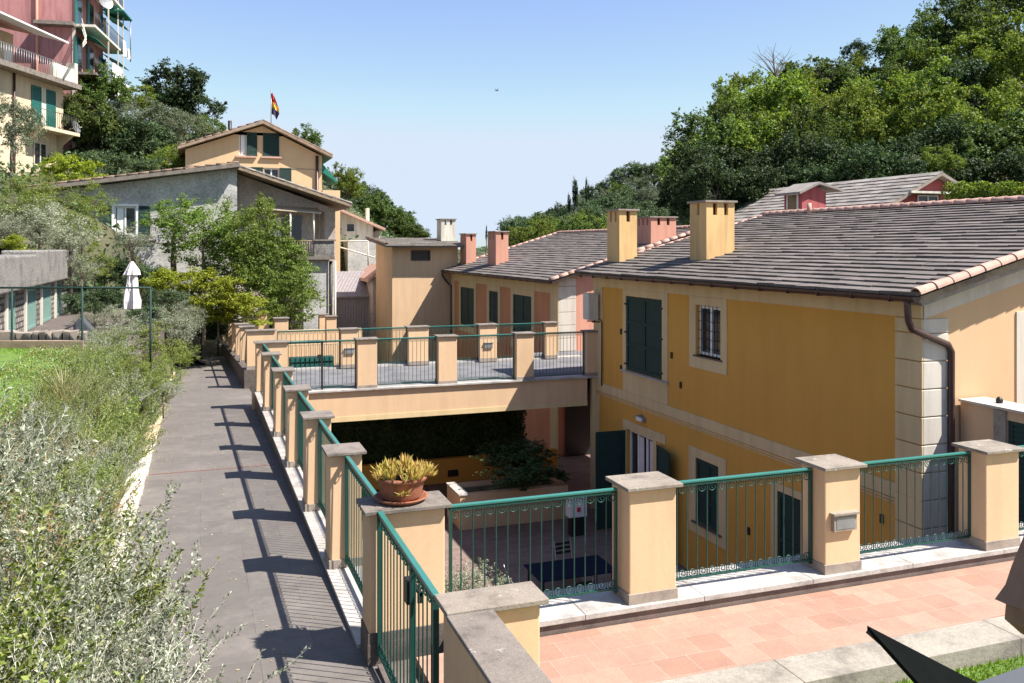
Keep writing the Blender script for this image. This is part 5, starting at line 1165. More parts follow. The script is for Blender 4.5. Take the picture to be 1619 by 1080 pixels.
# covered barbecue cart with a handle
c = at(124, 505, 20.5)
e = empty('garden_cart', (c.x, c.y, .93), 'grey garden cart with a long tilted handle on the patio beside the louvred building', 'cart')
MB().prism([(c.x-.15, c.y, 1.0), (c.x+.3, c.y, 1.0), (c.x+.38, c.y, 1.35), (c.x+.05, c.y, 1.75), (c.x-.1, c.y, 1.6)], (0, .4, 0)).build('body', M['grey_cloth'], e, bevel=.05)
MB().tube([(c.x-1.0, c.y+.2, 1.05), (c.x+.05, c.y+.2, 1.65)], .025, 6).build('handle', M['iron'], e)
for dy in (-.02, .42): MB().tube([(c.x+.1, c.y+dy, 1.06), (c.x+.1, c.y+dy+.04, 1.06)], .13, 14).build('wheel', M['iron'], e)
# small bird
bp = at(785, 143, 55); m = MB(); m.tube([bp+Vector((-.12, 0, 0)), bp, bp+Vector((.14, 0, -.02))], [.01, .04, .012], 6)
m.poly([bp, bp+Vector((.0, .05, 0)), bp+Vector((-.10, .02, .16)), bp+Vector((-.14, 0, .14))]).poly([bp, bp+Vector((.04, .05, 0)), bp+Vector((.14, .02, .10)), bp+Vector((.10, 0, .13))]); bd = m.build('bird', M['iron'], None)
tag(bd, 'tiny dark bird flying in the blue sky above the far roofs', 'bird')
# ================================================================ vegetation prototypes
make_crown_proto('oak', 'oak', 11, 22000, .058, (1.08, 1.08, .95), 110, .30, .65, .75)
make_crown_proto('oak2', 'oak', 31, 20000, .055, (.95, 1.0, 1.15), 100, .28, .65, .9)
make_crown_proto('bright', 'bright', 12, 18000, .060, (1.08, 1.08, 1), 90, .30, .6, .75)
make_crown_proto('bright2', 'bright', 32, 17000, .058, (.95, 1.0, 1.2), 90, .27, .6, .9)
make_crown_proto('dark', 'dark', 13, 20000, .055, (1.05, 1.05, .9), 90, .30, .6, .8)
make_crown_proto('olive', 'olive', 14, 16000, .045, (1.05, 1.05, .85), 90, .28, .4, .8)
make_crown_proto('holm', 'holm', 15, 18000, .055, (1.05, 1.05, .9), 80, .30, .6, .8)
make_crown_proto('yellow', 'yellow', 16, 22000, .050, (1.05, 1.05, .85), 80, .30, .6, .8, bottom=-.9)
make_crown_proto('near', 'near', 17, 14000, .050, (1.1, 1.1, 1.0), 80, .32, .55, .7, .35, -.9)
make_crown_proto('sagebush', 'silver', 18, 14000, .045, (1.05, 1.05, .9), 80, .32, .3, .9, .3, -.9)
make_crown_proto('greenbush', 'sage', 19, 14000, .042, (1.05, 1.05, .85), 80, .30, .4, .8, .3, -.9)
make_crown_proto('cypress', 'dark', 20, 9000, .075, (.3, .3, 1.6), 60, .30, .5, 1.6, .2, -1)
# conifer: stacked skirts
anchorsR = []; anchorsL = []
def T(kind, u, v, d, rpx, label, group, sz=1.0, H=None, side='R', name='tree', cat='tree', anch=True, low=False):
    r = rpx/F_PX*d; c = at(u, v, d); e = tree(kind, c, r, label, cat, group, name, sz, low=low)
    if anch: (anchorsR if side == 'R' else anchorsL).append((c.x, c.y, c.z-r*sz*(1.75 if H is None else H)))
    return e
rnT = random.Random(77)
# skyline and slope of the big wood on the right: columns of trees stepping down the hill
sky_pts = [(1085, 215), (1130, 165), (1190, 120), (1260, 105), (1330, 100), (1400, 68), (1470, 22), (1540, 0), (1619, -30), (1690, -60)]
def skyv(u):
    for (a, b), (c, d) in zip(sky_pts[:-1], sky_pts[1:]):
        if a <= u <= c: return b+(d-b)*(u-a)/(c-a)
    return sky_pts[0][1] if u < sky_pts[0][0] else sky_pts[-1][1]
kindname = {'oak': 'dark green broadleaf', 'bright': 'bright green broadleaf', 'dark': 'very dark evergreen', 'holm': 'dusty green rounded', 'olive': 'pale grey green', 'near': 'loose light green'}
rowname = ['skyline', 'second highest', 'third highest', 'fourth highest', 'second lowest', 'lowest']
ORD = ['first', 'second', 'third', 'fourth', 'fifth', 'sixth', 'seventh', 'eighth', 'ninth', 'tenth', 'eleventh', 'twelfth', 'thirteenth', 'fourteenth', 'fifteenth', 'sixteenth', 'seventeenth', 'eighteenth', 'nineteenth', 'twentieth', 'twenty first', 'twenty second', 'twenty third', 'twenty fourth', 'twenty fifth', 'twenty sixth', 'twenty seventh', 'twenty eighth', 'twenty ninth', 'thirtieth', 'thirty first', 'thirty second', 'thirty third', 'thirty fourth', 'thirty fifth']
def where(u):
    for lim, w_ in ((1150, 'left end'), (1230, 'left part'), (1310, 'left of the middle'), (1390, 'middle'), (1470, 'right of the middle'), (1550, 'right part'), (1640, 'right edge')):
        if u < lim: return w_
    return 'right edge, partly cut off'
cnt = {}
for row in range(6):
    d = [88, 80, 72, 65, 59, 54][row]; rp = [44, 50, 54, 56, 58, 60][row]
    u = 1098+row*7
    while u < 1700:
        vt = skyv(u); vb = 300; v = vt+rp*.75+(vb-vt-rp*.4)*row/5.6+rnT.uniform(-8, 8)
        if row == 0: k = rnT.choice(['oak', 'bright', 'oak', 'bright', 'oak'])
        elif row == 1: k = rnT.choice(['bright', 'oak', 'oak', 'bright'])
        elif row < 4: k = rnT.choice(['oak', 'oak', 'dark', 'bright'])
        else: k = rnT.choice(['dark', 'dark', 'oak'])
        if 1215 < u < 1400 and row in (1, 2): k = 'bright'
        if u > 1540 and row < 3: k = rnT.choice(['bright', 'oak'])
        cnt[row] = cnt.get(row, 0)+1
        kk = k+'2' if k in ('oak', 'bright') and rnT.random() < .5 else k
        T(kk, u, v, d+rnT.uniform(-2, 2), rp*rnT.uniform(.95, 1.3), '%s tree, %s from left in the %s row of the right wood' % (kindname[k], ORD[cnt[row]-1], rowname[row]), 'trees of the steep wood on the right', rnT.uniform(.95, 1.2))
        u += rp*rnT.uniform(1.15, 1.4)
T('dark', 1352, 84, 92, 20, 'small dark blue green conifer poking above the skyline of the right hand wood', None, 1.3, H=3.5)
T('bright', 1492, 250, 52, 28, 'small bright yellow green tree before the dark foot of the wood above the red house', None, H=2)
T('olive', 1440, 262, 53, 26, 'pale grey green small tree just left of the small bright tree above the red house', None, H=2)
# bare trees on the skyline
def bare(u, v, d, h, seed, label):
    base = at(u, v+h, d); top = at(u, v, d); Hh = top.z-base.z
    rnd = random.Random(seed); e = empty('bare_tree', base, label, 'tree', 'bare trees on the skyline')
    mb = MB(); tg = [(rnd.uniform(-.55, .55)*Hh, rnd.uniform(-.3, .3)*Hh, Hh*rnd.uniform(.6, 1.0)) for _ in range(12)]
    branch_mb(seed, Hh*.35, tg, Hh*.025, mb=mb, n=4)
    o = addchild(e, mb, 'branches', 'bark'); return e
bare(1228, 68, 86, 80, 3, 'bare twiggy tree on the skyline of the right hand wood, the taller left one'); bare(1310, 92, 86, 60, 5, 'low bare twiggy tree on the skyline just left of the small conifer')
# middle distance hill
sk2 = [(800, 352), (850, 338), (900, 322), (950, 290), (1000, 262), (1060, 246), (1110, 235)]
def sky2(u):
    for (a, b), (c, d) in zip(sk2[:-1], sk2[1:]):
        if a <= u <= c: return b+(d-b)*(u-a)/(c-a)
    return 352 if u < 800 else 235
def where2(u):
    for lim, w_ in ((860, 'left tip'), (915, 'left part'), (965, 'middle'), (1015, 'right part')):
        if u < lim: return w_
    return 'right end'
cnt = {}; rows2 = ['crest', 'second highest', 'middle', 'second lowest', 'lowest']; anchorsM = []
for row in range(5):
    d = [175, 160, 145, 130, 118][row]; rp = [17, 19, 21, 23, 25][row]; u = 806+row*9
    while u < 1120:
        vt = sky2(u); v = vt+rp*1.15+(372-vt-rp*1.2)*row/4.4+rnT.uniform(-4, 4)
        k = rnT.choice(['holm', 'holm', 'olive', 'oak', 'dark', 'holm']) if row < 4 else rnT.choice(['bright', 'holm', 'oak'])
        cnt[row] = cnt.get(row, 0)+1
        r = rp*rnT.uniform(1.15, 1.7)/F_PX*d; c = at(u, v, d+rnT.uniform(-4, 4)); anchorsM.append((c.x, c.y, c.z-r*1.2))
        tree(k, c, r, '%s tree, %s from left in the %s row of the far hill' % (kindname[k], ORD[cnt[row]-1], rows2[row]), 'tree', 'trees of the far hill', 'tree', 1.0)
        u += rp*rnT.uniform(1.2, 1.5)
for (u, v, rp, lab) in ((910, 306, 14, 'broad dark cypress standing above the crest of the far hill'), (928, 302, 9, 'slim pointed cypress right of the broad one on the far hill'), (900, 322, 7, 'small dark cypress left of the broad one on the far hill'), (936, 306, 6, 'short cypress at the right of the slim one on the far hill'), (769, 368, 5, 'lone tiny dark cypress behind the pink chimneys')):
    d = 150; c = at(u, v, d); tree('cypress', c, rp/F_PX*d*1.3, lab, 'tree', None, 'cypress_tree', .9 if rp > 10 else 1.2)
# left hand far hill behind the white house
cnt = {}
for i, (u, v, rp, k) in enumerate([(655, 362, 14, 'oak'), (640, 350, 16, 'oak'), (620, 338, 18, 'oak'), (600, 322, 18, 'oak'), (582, 312, 20, 'holm'), (563, 300, 20, 'oak'), (545, 288, 18, 'bright'), (630, 362, 16, 'oak'), (608, 352, 18, 'holm'), (588, 338, 18, 'oak'), (640, 372, 14, 'bright'), (565, 328, 20, 'oak'), (548, 312, 20, 'holm'), (660, 374, 10, 'oak'), (528, 300, 20, 'oak')]):
    c = at(u, v+5, 78+i % 3*3); r = rp*1.5/F_PX*80; anchorsL.append((c.x, c.y+2, c.z-r*1.6))
    w_ = ['lowest tree at the right tip', 'second tree from the right tip', 'third tree from the right tip', 'fourth tree from the right tip', 'dusty tree on the crest', 'sixth tree from the right tip', 'bright tree highest on the crest', 'tree below the second one', 'dusty tree below the third one', 'tree below the fourth one', 'bright tree low by the tower roof', 'tree directly above the white house roof', 'dusty tree right of the teal awning', 'tiny tree at the very tip', 'tree beside the teal awning'][i]
    tree(k, c, r, w_+' of the far left hill', 'tree', 'trees of the far left hill', 'tree', 1.0)
T('bright2', 548, 290, 70, 28, 'feathery light green tree right of the teal awning of the gable house', None, 1.1, side='L', anch=False)
# left hillside
lt = [('dark', 285, 142, 70, 44, 1.0, 'large dark evergreen at the top of the left hillside'), ('dark', 312, 170, 69, 30, 1.0, 'smaller dark evergreen right of the large one at the top of the left hillside'), ('dark', 262, 172, 68, 30, 1, 'dark evergreen under the large one on the left hillside'),
 ('olive', 250, 195, 62, 42, 1.0, 'grey olive tree in the middle of the left hillside'), ('olive', 292, 205, 61, 36, 1.0, 'grey olive tree right of the middle of the left hillside, above the gable house roof'), ('oak', 140, 185, 56, 40, 1.1, 'dark leafy tree right of the cream house at the upper left'), ('oak', 160, 140, 58, 34, 1, 'dark leafy tree below the laundry of the pink house'), ('dark', 200, 215, 58, 34, 1, 'very dark tree in the middle of the left hillside'),
 ('bright', 200, 150, 64, 28, .8, 'yellow green tree right of the pink house on the left hillside'), ('olive', 190, 185, 60, 26, 1.3, 'pale drooping grey tree in the middle of the left hillside'), ('bright', 268, 245, 56, 24, 1, 'bright green bush by the chimney left of the gable house'), ('oak', 330, 205, 66, 26, 1, 'green tree directly behind the left end of the gable house roof'),
 ('oak', 480, 222, 72, 24, 1, 'dark green tree top showing behind the right slope of the gable house roof'), ('holm', 225, 268, 53, 26, .8, 'dusty rounded bush above the tiled verge of the roughcast house'), ('olive', 18, 205, 40, 46, 1.3, 'pale grey green tree at the left edge before the cream house'), ('yellow', 108, 272, 42, 40, .8, 'yellow green bush below the balcony of the cream house'), ('holm', 165, 262, 50, 34, .8, 'dusty bush at the foot of the left hillside'), ('dark', 148, 225, 56, 40, 1, 'very dark tree behind the satellite dish of the cream house'), ('holm', 235, 225, 60, 36, 1, 'dusty green tree low in the middle of the left hillside')]
for k, u, v, d, rp, sz, lab in lt: T(k, u, v+2, d, rp*1.25, lab, 'trees of the left hillside', sz, side='L', H=1.0, low=(v > 180))
# trees and bushes before the grey house
lt = [('near', 322, 368, 40, 54, .85, 'light green leafy tree with dark stems standing before the roughcast wall'), ('near', 392, 372, 40, 52, 1.0, 'light green leafy tree right of the other one, hiding the awning of the roughcast house'), ('near', 428, 418, 39, 52, 1.1, 'leafy green tree hanging down before the balcony block'), ('near', 368, 420, 41, 50, .9, 'greyish green tree mass in the middle before the roughcast house'), ('near', 466, 478, 38, 40, 1.0, 'lowest leafy green tree, just above the far bridge piers'), ('near', 458, 440, 39, 42, 1.1, 'light green tree below the balcony, between two darker ones'), ('near', 275, 345, 41, 34, .7, 'thin light green treetop at the left before the roughcast wall'),
 ('yellow', 322, 464, 34, 50, .8, 'large yellow leaved bush at the end of the path'), ('yellow', 266, 448, 35, 34, .7, 'smaller yellow leaved bush left of the large one, behind the umbrella'), ('yellow', 388, 490, 36, 44, .6, 'low yellow leaved bush spilling over the far row of piers'), ('yellow', 300, 492, 34, 30, .8, 'low yellow leaved bush under the large one at the end of the path'), ('yellow', 345, 488, 35, 30, .8, 'yellow leaved bush between the large one and the far row of piers'), ('dark', 318, 512, 37, 30, .9, 'dark shaded bush at the very end of the path'), ('dark', 345, 520, 40, 24, .9, 'second dark shaded bush closing the end of the path beside the wall')]
for k, u, v, d, rp, sz, lab in lt: T(k, u, v, d, rp*1.28, lab, 'trees and bushes before the roughcast house', sz, side='L', anch=False, name='tree' if k == 'near' else 'bush', cat='tree' if k == 'near' else 'bush', low=(k != 'near' or v > 364))
# bushes above the louvred building
lt = [('sagebush', 62, 352, 30, 50, .8, 'large grey silvery shrub above the concrete parapet'), ('sagebush', 112, 385, 31, 46, .9, 'grey silvery shrub overhanging the right end of the louvred building'), ('greenbush', 130, 345, 34, 32, 1, 'glossy green shrub left of the shuttered window of the roughcast house'), ('greenbush', 25, 315, 30, 44, .8, 'green shrub at the left edge above the parapet'), ('sagebush', 10, 368, 27, 36, .7, 'grey shrub at the very left edge on the parapet'), ('greenbush', 150, 412, 33, 30, 1, 'olive green shrub below the shuttered window'), ('sagebush', 205, 385, 36, 30, .9, 'thin grey shrub against the roughcast wall below the window'), ('greenbush', 70, 300, 36, 34, .7, 'green shrub below the cream house'), ('dark', 165, 430, 34, 28, .8, 'dark shrub behind the end of the louvred building'), ('yellow', 25, 385, 26.5, 18, .8, 'small yellow green shrub growing over the parapet at the left'), ('holm', 225, 440, 36, 30, .8, 'dusty shrub between the umbrella and the roughcast wall'), ('sagebush', 130, 430, 31, 26, 1, 'twiggy grey shrub hanging behind the right end of the parapet'), ('greenbush', 150, 315, 36, 30, .9, 'light green shrub under the tiled verge of the roughcast house')]
for k, u, v, d, rp, sz, lab in lt: T(k, u, v, d, rp*1.3, lab, 'shrubs on the slope above the louvred building', sz, side='L', anch=False, name='shrub', cat='shrub', low=True)
tree('dark', (8.5, 24.35, -3.1), 1.6, 'bushy grey green shrub growing in the shaded courtyard planter', 'shrub', None, 'shrub', .55, low=True)
tree('sagebush', (2.55, 8.55, -.32), .55, 'silvery shrub showing through the first terrace railing beside the potted pier', 'shrub', None, 'shrub', 1.15, low=True)
MB_ = MB().box(1.92, 3.1, 7.99, 9.3, -4.1, -1.0).build('planting_box', M['ochre_side']); tag(MB_, 'raised cream planting box below the first terrace railing', 'planter')
hd2 = empty('hedge', (36, 36, 2), 'bright green hedge along the top of the grey roof at the right edge', 'hedge'); 
g = np.random.default_rng(6); pa, pb = at(1500, 302, 38), at(1700, 300, 36); n = 9000
s_ = g.random(n); P = np.stack([pa.x+(pb.x-pa.x)*s_, pa.y+(pb.y-pa.y)*s_+g.uniform(-.5, .5, n), pa.z+(pb.z-pa.z)*s_+g.uniform(-1.2, .25, n)+.15*np.sin(s_*30)], 1)
hd2.location = (0, 0, 0); obj_from(leaf_mesh('hedge_leaves', P, .14, L['bright'], 6, .6), 'foliage', hd2)
# ---------------------------------------------------------------- terrain sheets under the trees
def terrain(name, xs, ys, anchors, mat, power=3.0, keep=None):
    X, Y = np.meshgrid(xs, ys); A = np.array(anchors, float)
    d2 = (X[..., None]-A[:, 0])**2+(Y[..., None]-A[:, 1])**2+2.0; W = d2**(-power/2); Z = (W*A[:, 2]).sum(-1)/W.sum(-1)
    ny, nx = X.shape; V = np.stack([X, Y, Z], -1).reshape(-1, 3); m = MB(); m.v = [tuple(v) for v in V]
    for j in range(ny-1):
        for i in range(nx-1):
            if keep and not keep(X[j, i], Y[j, i]): continue
            m.f.append((j*nx+i, j*nx+i+1, (j+1)*nx+i+1, (j+1)*nx+i)); m.sm.append(True)
    return struct(m.build(name, M[mat])), (X, Y, Z)
aR = [a for a in anchorsR if a]+[(x, y, -5) for x in (22, 27) for y in (5, 15, 25, 35, 45, 55, 65)]+[(36, 34, -1), (36, 44, -1), (30, 40, -2)]
aR += [(.5*y, y, -6) for y in range(60, 120, 6)]
_, gr = terrain('hillside_right', np.arange(22, 125, 3.0), np.arange(6, 105, 3.0), aR, 'hill_soil', keep=lambda x, y: x > .52*y)
_, gm = terrain('hillside_far', np.arange(-20, 150, 5.0), np.arange(92, 230, 5.0), anchorsM+[(x, 92, -7) for x in range(-20, 145, 8)]+[(x, 97, -6) for x in range(20, 145, 8)]+[(x, y, -7) for x in (-15, -5, 5, 15, 25) for y in (122, 135, 160)]+[(30, 110, -4), (20, 130, -4), (35, 150, -4), (40, 120, -6), (45, 150, -6), (48, 175, -6), (30, 200, -6), (10, 220, -6), (25, 180, -6), (0, 95, -6), (15, 95, -6)], 'hill_soil')
aL = [a for a in anchorsL]+[(XG-1, 24, 2.9), (XG-1, 30, 2.9), (XG-2, 34, 2.9), (-12, 24, 3.5), (-12, 30, 4.5), (-8, 40, 3.0), (-5, 42, 1.0), (0, 42, -1.5), (3, 46, -2), (8, 50, -4), (0, 50, 0), (12, 60, -4), (4, 60, 1), (20, 84, -6), (22, 72, -6), (-10, 44, 5.5), (fc.o.x+1, fc.o.y, 6.2), (-9, 52, 7.5), (2, 40, -3), (8, 42, -5), (12, 50, -5)]
_, gl = terrain('hillside_left', np.arange(-50, 20, 2.0), np.arange(38, 84, 2.0), aL, 'hill_soil')
aL2 = [(-5.2, 21, 2.8), (-5.2, 37, 2.8), (-8, 21, 3.0), (-12, 25, 4.3), (-8, 30, 3.6), (-12, 40, 6), (-20, 30, 7), (-6, 38, 2.9)]
_, gl2 = terrain('hillside_terrace', np.arange(-30, XG-.3, 1.2), np.arange(14, 40, 1.3), aL2, 'hill_soil')
# undergrowth on the slopes: uncountable
def scatter(grid, n, size, mat, seed, name, label, hmax=.9, mask=None):
    X, Y, Z = grid; g = np.random.default_rng(seed); fj = g.uniform(0, X.shape[0]-1.001, n); fi = g.uniform(0, X.shape[1]-1.001, n); j = fj.astype(int); i = fi.astype(int); a = fj-j; b = fi-i
    x = X[j, i]*(1-b)+X[j, i+1]*b; y = Y[j, i]*(1-a)+Y[j+1, i]*a; z = (Z[j, i]*(1-b)+Z[j, i+1]*b)*(1-a)+(Z[j+1, i]*(1-b)+Z[j+1, i+1]*b)*a
    P = np.stack([x, y, z+hmax*g.random(n)*(0.6+0.4*np.sin(x*.9)*np.cos(y*.7))], 1)
    if mask is not None: P = P[mask(P)]
    me = leaf_mesh(name, P, size, L[mat], seed); o = bpy.data.objects.new(name, me); C.objects.link(o); tag(o, label, 'undergrowth', None, 'stuff')
scatter(gr, 60000, .5, 'oak', 91, 'undergrowth', 'dark leafy undergrowth covering the ground of the right hand wood', 2.0, lambda P: (P[:, 0] > 31) & (P[:, 0] > .58*P[:, 1]))
scatter(gl, 60000, .3, 'holm', 92, 'undergrowth', 'mixed green undergrowth covering the left hillside between the houses', 1.2, lambda P: (P[:, 0] < -3)|(P[:, 1] > 60))
scatter(gl2, 60000, .16, 'sage', 93, 'undergrowth', 'low green ground cover on the slope above the louvred building', .7)
scatter(gm, 50000, .45, 'holm', 94, 'undergrowth', 'dark green undergrowth covering the far hill', 1.0, lambda P: (P[:, 0] > 40)|(P[:, 0] < 22))
# ================================================================ planted bank and lawn left of the path
def sstep(t): t = max(0, min(1, t)); return t*t*(3-2*t)
def zb(x, y):
    return zp(y)+.10+(1.13-zp(y)-.10)*sstep((-1.15-x)/1.25)+.03*math.sin(x*3+y*2.1)
ym = at(0, 540, 19).y
m = MB(); xs = [-1.0-.12, -1.3, -1.5, -1.7, -1.9, -2.1, -2.3, -2.6, -3.2, -4.5, -7, -12]; ys = [i*.6-2 for i in range(int((ym+2)/.6)+2)]
for y in ys:
    for x in xs: m.v.append((x, y, zb(x, y)))
for j in range(len(ys)-1):
    for i in range(len(xs)-1): k = j*len(xs)+i; m.f.append((k, k+1, k+1+len(xs), k+len(xs))); m.sm.append(True)
struct(m.build('planted_bank', M['soil']))
m = MB()
for j, y in enumerate(ys[:-1]):
    y2 = ys[j+1]; m.poly([(-2.35, y, zb(-2.35, y)+.02), (-2.35, y2, zb(-2.35, y2)+.02), (-2.7, y2, 1.185), (-2.7, y, 1.185)]); m.poly([(-2.7, y, 1.185), (-2.7, y2, 1.185), (-7, y2, 1.19), (-7, y, 1.19)])
struct(m.build('lawn', M['grass_base']))
g = np.random.default_rng(41); n = 60000; y = 3+(ym-3)*g.random(n); x = -1.15-2.2*g.random(n)
P = np.stack([x, y, np.array([zb(a_, b_) for a_, b_ in zip(x, y)])+g.random(n)**2*.16], 1)
for mt_n, sl_n, lab_n in (('sage', slice(0, 36000), 'low green ground cover on the planted bank under the shrubs'), ('dry', slice(36000, 46000), 'dry brown litter on the planted bank under the shrubs'), ('silver', slice(46000, 60000), 'silvery ground cover on the planted bank under the shrubs')):
    me = leaf_mesh('ground_cover', P[sl_n], .035, L[mt_n], 41, .45); o = bpy.data.objects.new('ground_cover', me); C.objects.link(o); tag(o, lab_n, 'ground cover', None, 'stuff')
# right of path far bank
m = MB(); ysb = [ym+.1, 24, 28, 32, 36, 40, 46]
for a, b in zip(ysb[:-1], ysb[1:]): m.poly([(-.95, a, zp(a)+.05), (-.95, b, zp(b)+.05), (-2.0, b, .6), (-2.0, a, .95)])
struct(m.build('verge_bank', M['soil']))
g = np.random.default_rng(31); n = 26000; x = -2.3-4.0*g.random(n); y = 8+ (ym-8)*g.random(n)
me = bpy.data.meshes.new('grass_blades'); hgt = g.uniform(.03, .085, n); an = g.uniform(0, 6.28, n); wd = .007; zz = np.array([zb(a, b)+.02 for a, b in zip(x, y)])
dx, dy = np.cos(an)*wd, np.sin(an)*wd; lx, ly = g.normal(size=n)*.02, g.normal(size=n)*.02
V = np.stack([np.stack([x-dx, y-dy, zz], 1), np.stack([x+dx, y+dy, zz], 1), np.stack([x+lx, y+ly, zz+hgt], 1)], 1).reshape(-1, 3).astype(np.float32)
me.vertices.add(3*n); me.vertices.foreach_set('co', V.ravel()); me.loops.add(3*n); me.loops.foreach_set('vertex_index', np.arange(3*n, dtype=np.int32)); me.polygons.add(n); me.polygons.foreach_set('loop_start', np.arange(0, 3*n, 3, dtype=np.int32)); me.update(calc_edges=True); me.materials.append(L['grass'])
o = bpy.data.objects.new('grass', me); C.objects.link(o); tag(o, 'bright green mown grass of the lawn behind the shrubs', 'grass', None, 'stuff')
g = np.random.default_rng(33); n = 14000; x = 3+6*g.random(n); y = 4.9+.95*g.random(n); zz = -.3+0*x
an = g.uniform(0, 6.28, n); dx, dy = np.cos(an)*.006, np.sin(an)*.006; hgt = g.uniform(.02, .06, n)
V = np.stack([np.stack([x-dx, y-dy, zz], 1), np.stack([x+dx, y+dy, zz], 1), np.stack([x+g.normal(size=n)*.015, y+g.normal(size=n)*.015, zz+hgt], 1)], 1).reshape(-1, 3).astype(np.float32)
me = bpy.data.meshes.new('grass_blades'); me.vertices.add(3*n); me.vertices.foreach_set('co', V.ravel()); me.loops.add(3*n); me.loops.foreach_set('vertex_index', np.arange(3*n, dtype=np.int32)); me.polygons.add(n); me.polygons.foreach_set('loop_start', np.arange(0, 3*n, 3, dtype=np.int32)); me.update(calc_edges=True); me.materials.append(L['grass'])
o = bpy.data.objects.new('grass', me); C.objects.link(o); tag(o, 'strip of green grass below the stone step beside the dark parasol', 'grass', None, 'stuff')
# edging stones
rn = random.Random(12); y = 3.0; k = 0; m = MB(); m2 = MB()
while y < 34:
    ln = rn.uniform(.55, .95) if y < 19 else rn.uniform(.35, .6); mb = m if y < 19.5 else m2
    z = zp(y); x0 = -1.16+rn.uniform(-.02, .02); x1 = -.885+rn.uniform(-.01, .01); h = .09+rn.uniform(-.015, .02)
    v8 = [(x, yy, zz) for zz in (z-.2, z+h) for yy in (y+.012, y+ln-.012) for x in (x0, x1)]
    v8 = [(a+rn.uniform(-.012, .012), b+rn.uniform(-.01, .01), c+(rn.uniform(-.012, .012) if c > z else 0)) for a, b, c in v8]
    mb.add(v8, [(0, 2, 3, 1), (4, 5, 7, 6), (0, 1, 5, 4), (2, 6, 7, 3), (0, 4, 6, 2), (1, 3, 7, 5)]); y += ln
struct(m.build('kerb_stones', M['white_stone'], bevel=.012)); struct(m2.build('kerb_stones', M['tan_stone'], bevel=.012))
# ---------------------------------------------------------------- foreground shrubs with real twigs
def twig_shrub(key, seed, nst, Ln, leaf, lmat, lp=0.035, spread=.9, twig=.0035, aspect=.3, droop=.12, flowers=0):
    rnd = random.Random(seed); g = np.random.default_rng(seed); stems = MB(); P = []; D = []
    def grow(p, d, L_, r, lvl):
        pts = [p]; n = 7; 
        for i in range(n):
            d = (d+Vector((rnd.uniform(-1, 1), rnd.uniform(-1, 1), rnd.uniform(-.6, .8)))*.17-Vector((0, 0, droop*.12*i/n))).normalized(); p = p+d*L_/n; pts.append(p)
            if lvl < 2 and i > 1 and rnd.random() < (.85 if lvl == 0 else .5):
                q = (d+Vector((rnd.uniform(-1, 1), rnd.uniform(-1, 1), rnd.uniform(-.3, .9)))*.9).normalized(); grow(p, q, L_*rnd.uniform(.3, .55), r*.6, lvl+1)
            if i > 0 or lvl > 0:
                k = max(2, int(L_/n/lp)*2)
                for j in range(k):
                    t = j/k; pp = pts[-2].lerp(p, t); a = rnd.uniform(0, 6.28); o = d.orthogonal().normalized(); o = Matrix.Rotation(a, 3, d) @ o
                    ld = (o*.85+d*.6).normalized(); P.append(pp+ld*leaf*.5); D.append(ld)
        stems.tube(pts, [r*(1-.8*i/n) for i in range(n+1)], 3, cap=False, smooth=False)
    for i in range(nst):
        a = rnd.uniform(0, 6.28); t = rnd.random()**.6*spread; b = Vector((math.cos(a)*t*.25, math.sin(a)*t*.25, 0))
        grow(b, Vector((math.cos(a)*t, math.sin(a)*t, 1.05-t*.35)).normalized(), Ln*rnd.uniform(.6, 1.15), twig, 0)
    P = np.array(P); D = np.array(D); n = len(P); b = D+g.normal(size=(n, 3))*.25; b /= np.linalg.norm(b, axis=1, keepdims=True); a = g.normal(size=(n, 3)); a -= b*(a*b).sum(1, keepdims=True); a /= np.linalg.norm(a, axis=1, keepdims=True)
    s_ = (leaf*(1+g.uniform(-.35, .35, n)))[:, None]
    V = np.stack([P-b*s_*.5, P+a*s_*.5*aspect, P+b*s_*.5, P-a*s_*.5*aspect], 1).reshape(-1, 3).astype(np.float32)
    me = bpy.data.meshes.new(key+'_leaves'); me.vertices.add(4*n); me.vertices.foreach_set('co', V.ravel()); me.loops.add(4*n); me.loops.foreach_set('vertex_index', np.arange(4*n, dtype=np.int32)); me.polygons.add(n); me.polygons.foreach_set('loop_start', np.arange(0, 4*n, 4, dtype=np.int32)); me.update(calc_edges=True); me.materials.append(L[lmat])
    sm_ = bpy.data.meshes.new(key+'_stems'); sm_.from_pydata(stems.v, [], stems.f); sm_.materials.append(L['twig'])
    fl = None
    if flowers: fl = leaf_mesh(key+'_flowers', P[g.integers(0, n, flowers)], .022, L['flower'], seed, .8)
    return me, sm_, fl
SHR = {'silver1': twig_shrub('silver1', 1, 30, .98, .034, 'silver', .027, twig=.0052, aspect=.38, flowers=16), 'silver2': twig_shrub('silver2', 2, 32, .88, .030, 'silver', .023, twig=.005, aspect=.36, flowers=12), 'sage1': twig_shrub('sage1', 3, 34, .85, .034, 'sage', .023, aspect=.42), 'sage2': twig_shrub('sage2', 4, 38, .75, .032, 'sage', .021, aspect=.45), 'dry1': twig_shrub('dry1', 5, 22, .65, .028, 'dry', .022, aspect=.4), 'sprig': twig_shrub('sprig', 6, 9, 1.15, .034, 'silver', .03, twig=.0055, aspect=.4, droop=.3)}
def shrub(kind, x, y, z, s, label, rz, grp):
    e = empty('shrub', (x, y, z), label, 'shrub', grp); e.rotation_euler = (0, 0, rz); e.scale = (s, s, s)
    a, b, c = SHR[kind]; obj_from(b, 'stems', e); obj_from(a, 'foliage', e)
    if c: obj_from(c, 'flowers', e)['kind'] = 'stuff'
    return e
rn = random.Random(21); names = {'silver1': 'wiry silver leaved', 'silver2': 'dense silver leaved', 'sage1': 'olive green leafy', 'sage2': 'low yellowish green', 'dry1': 'dry reddish brown', 'sprig': 'sparse long twigged silver'}
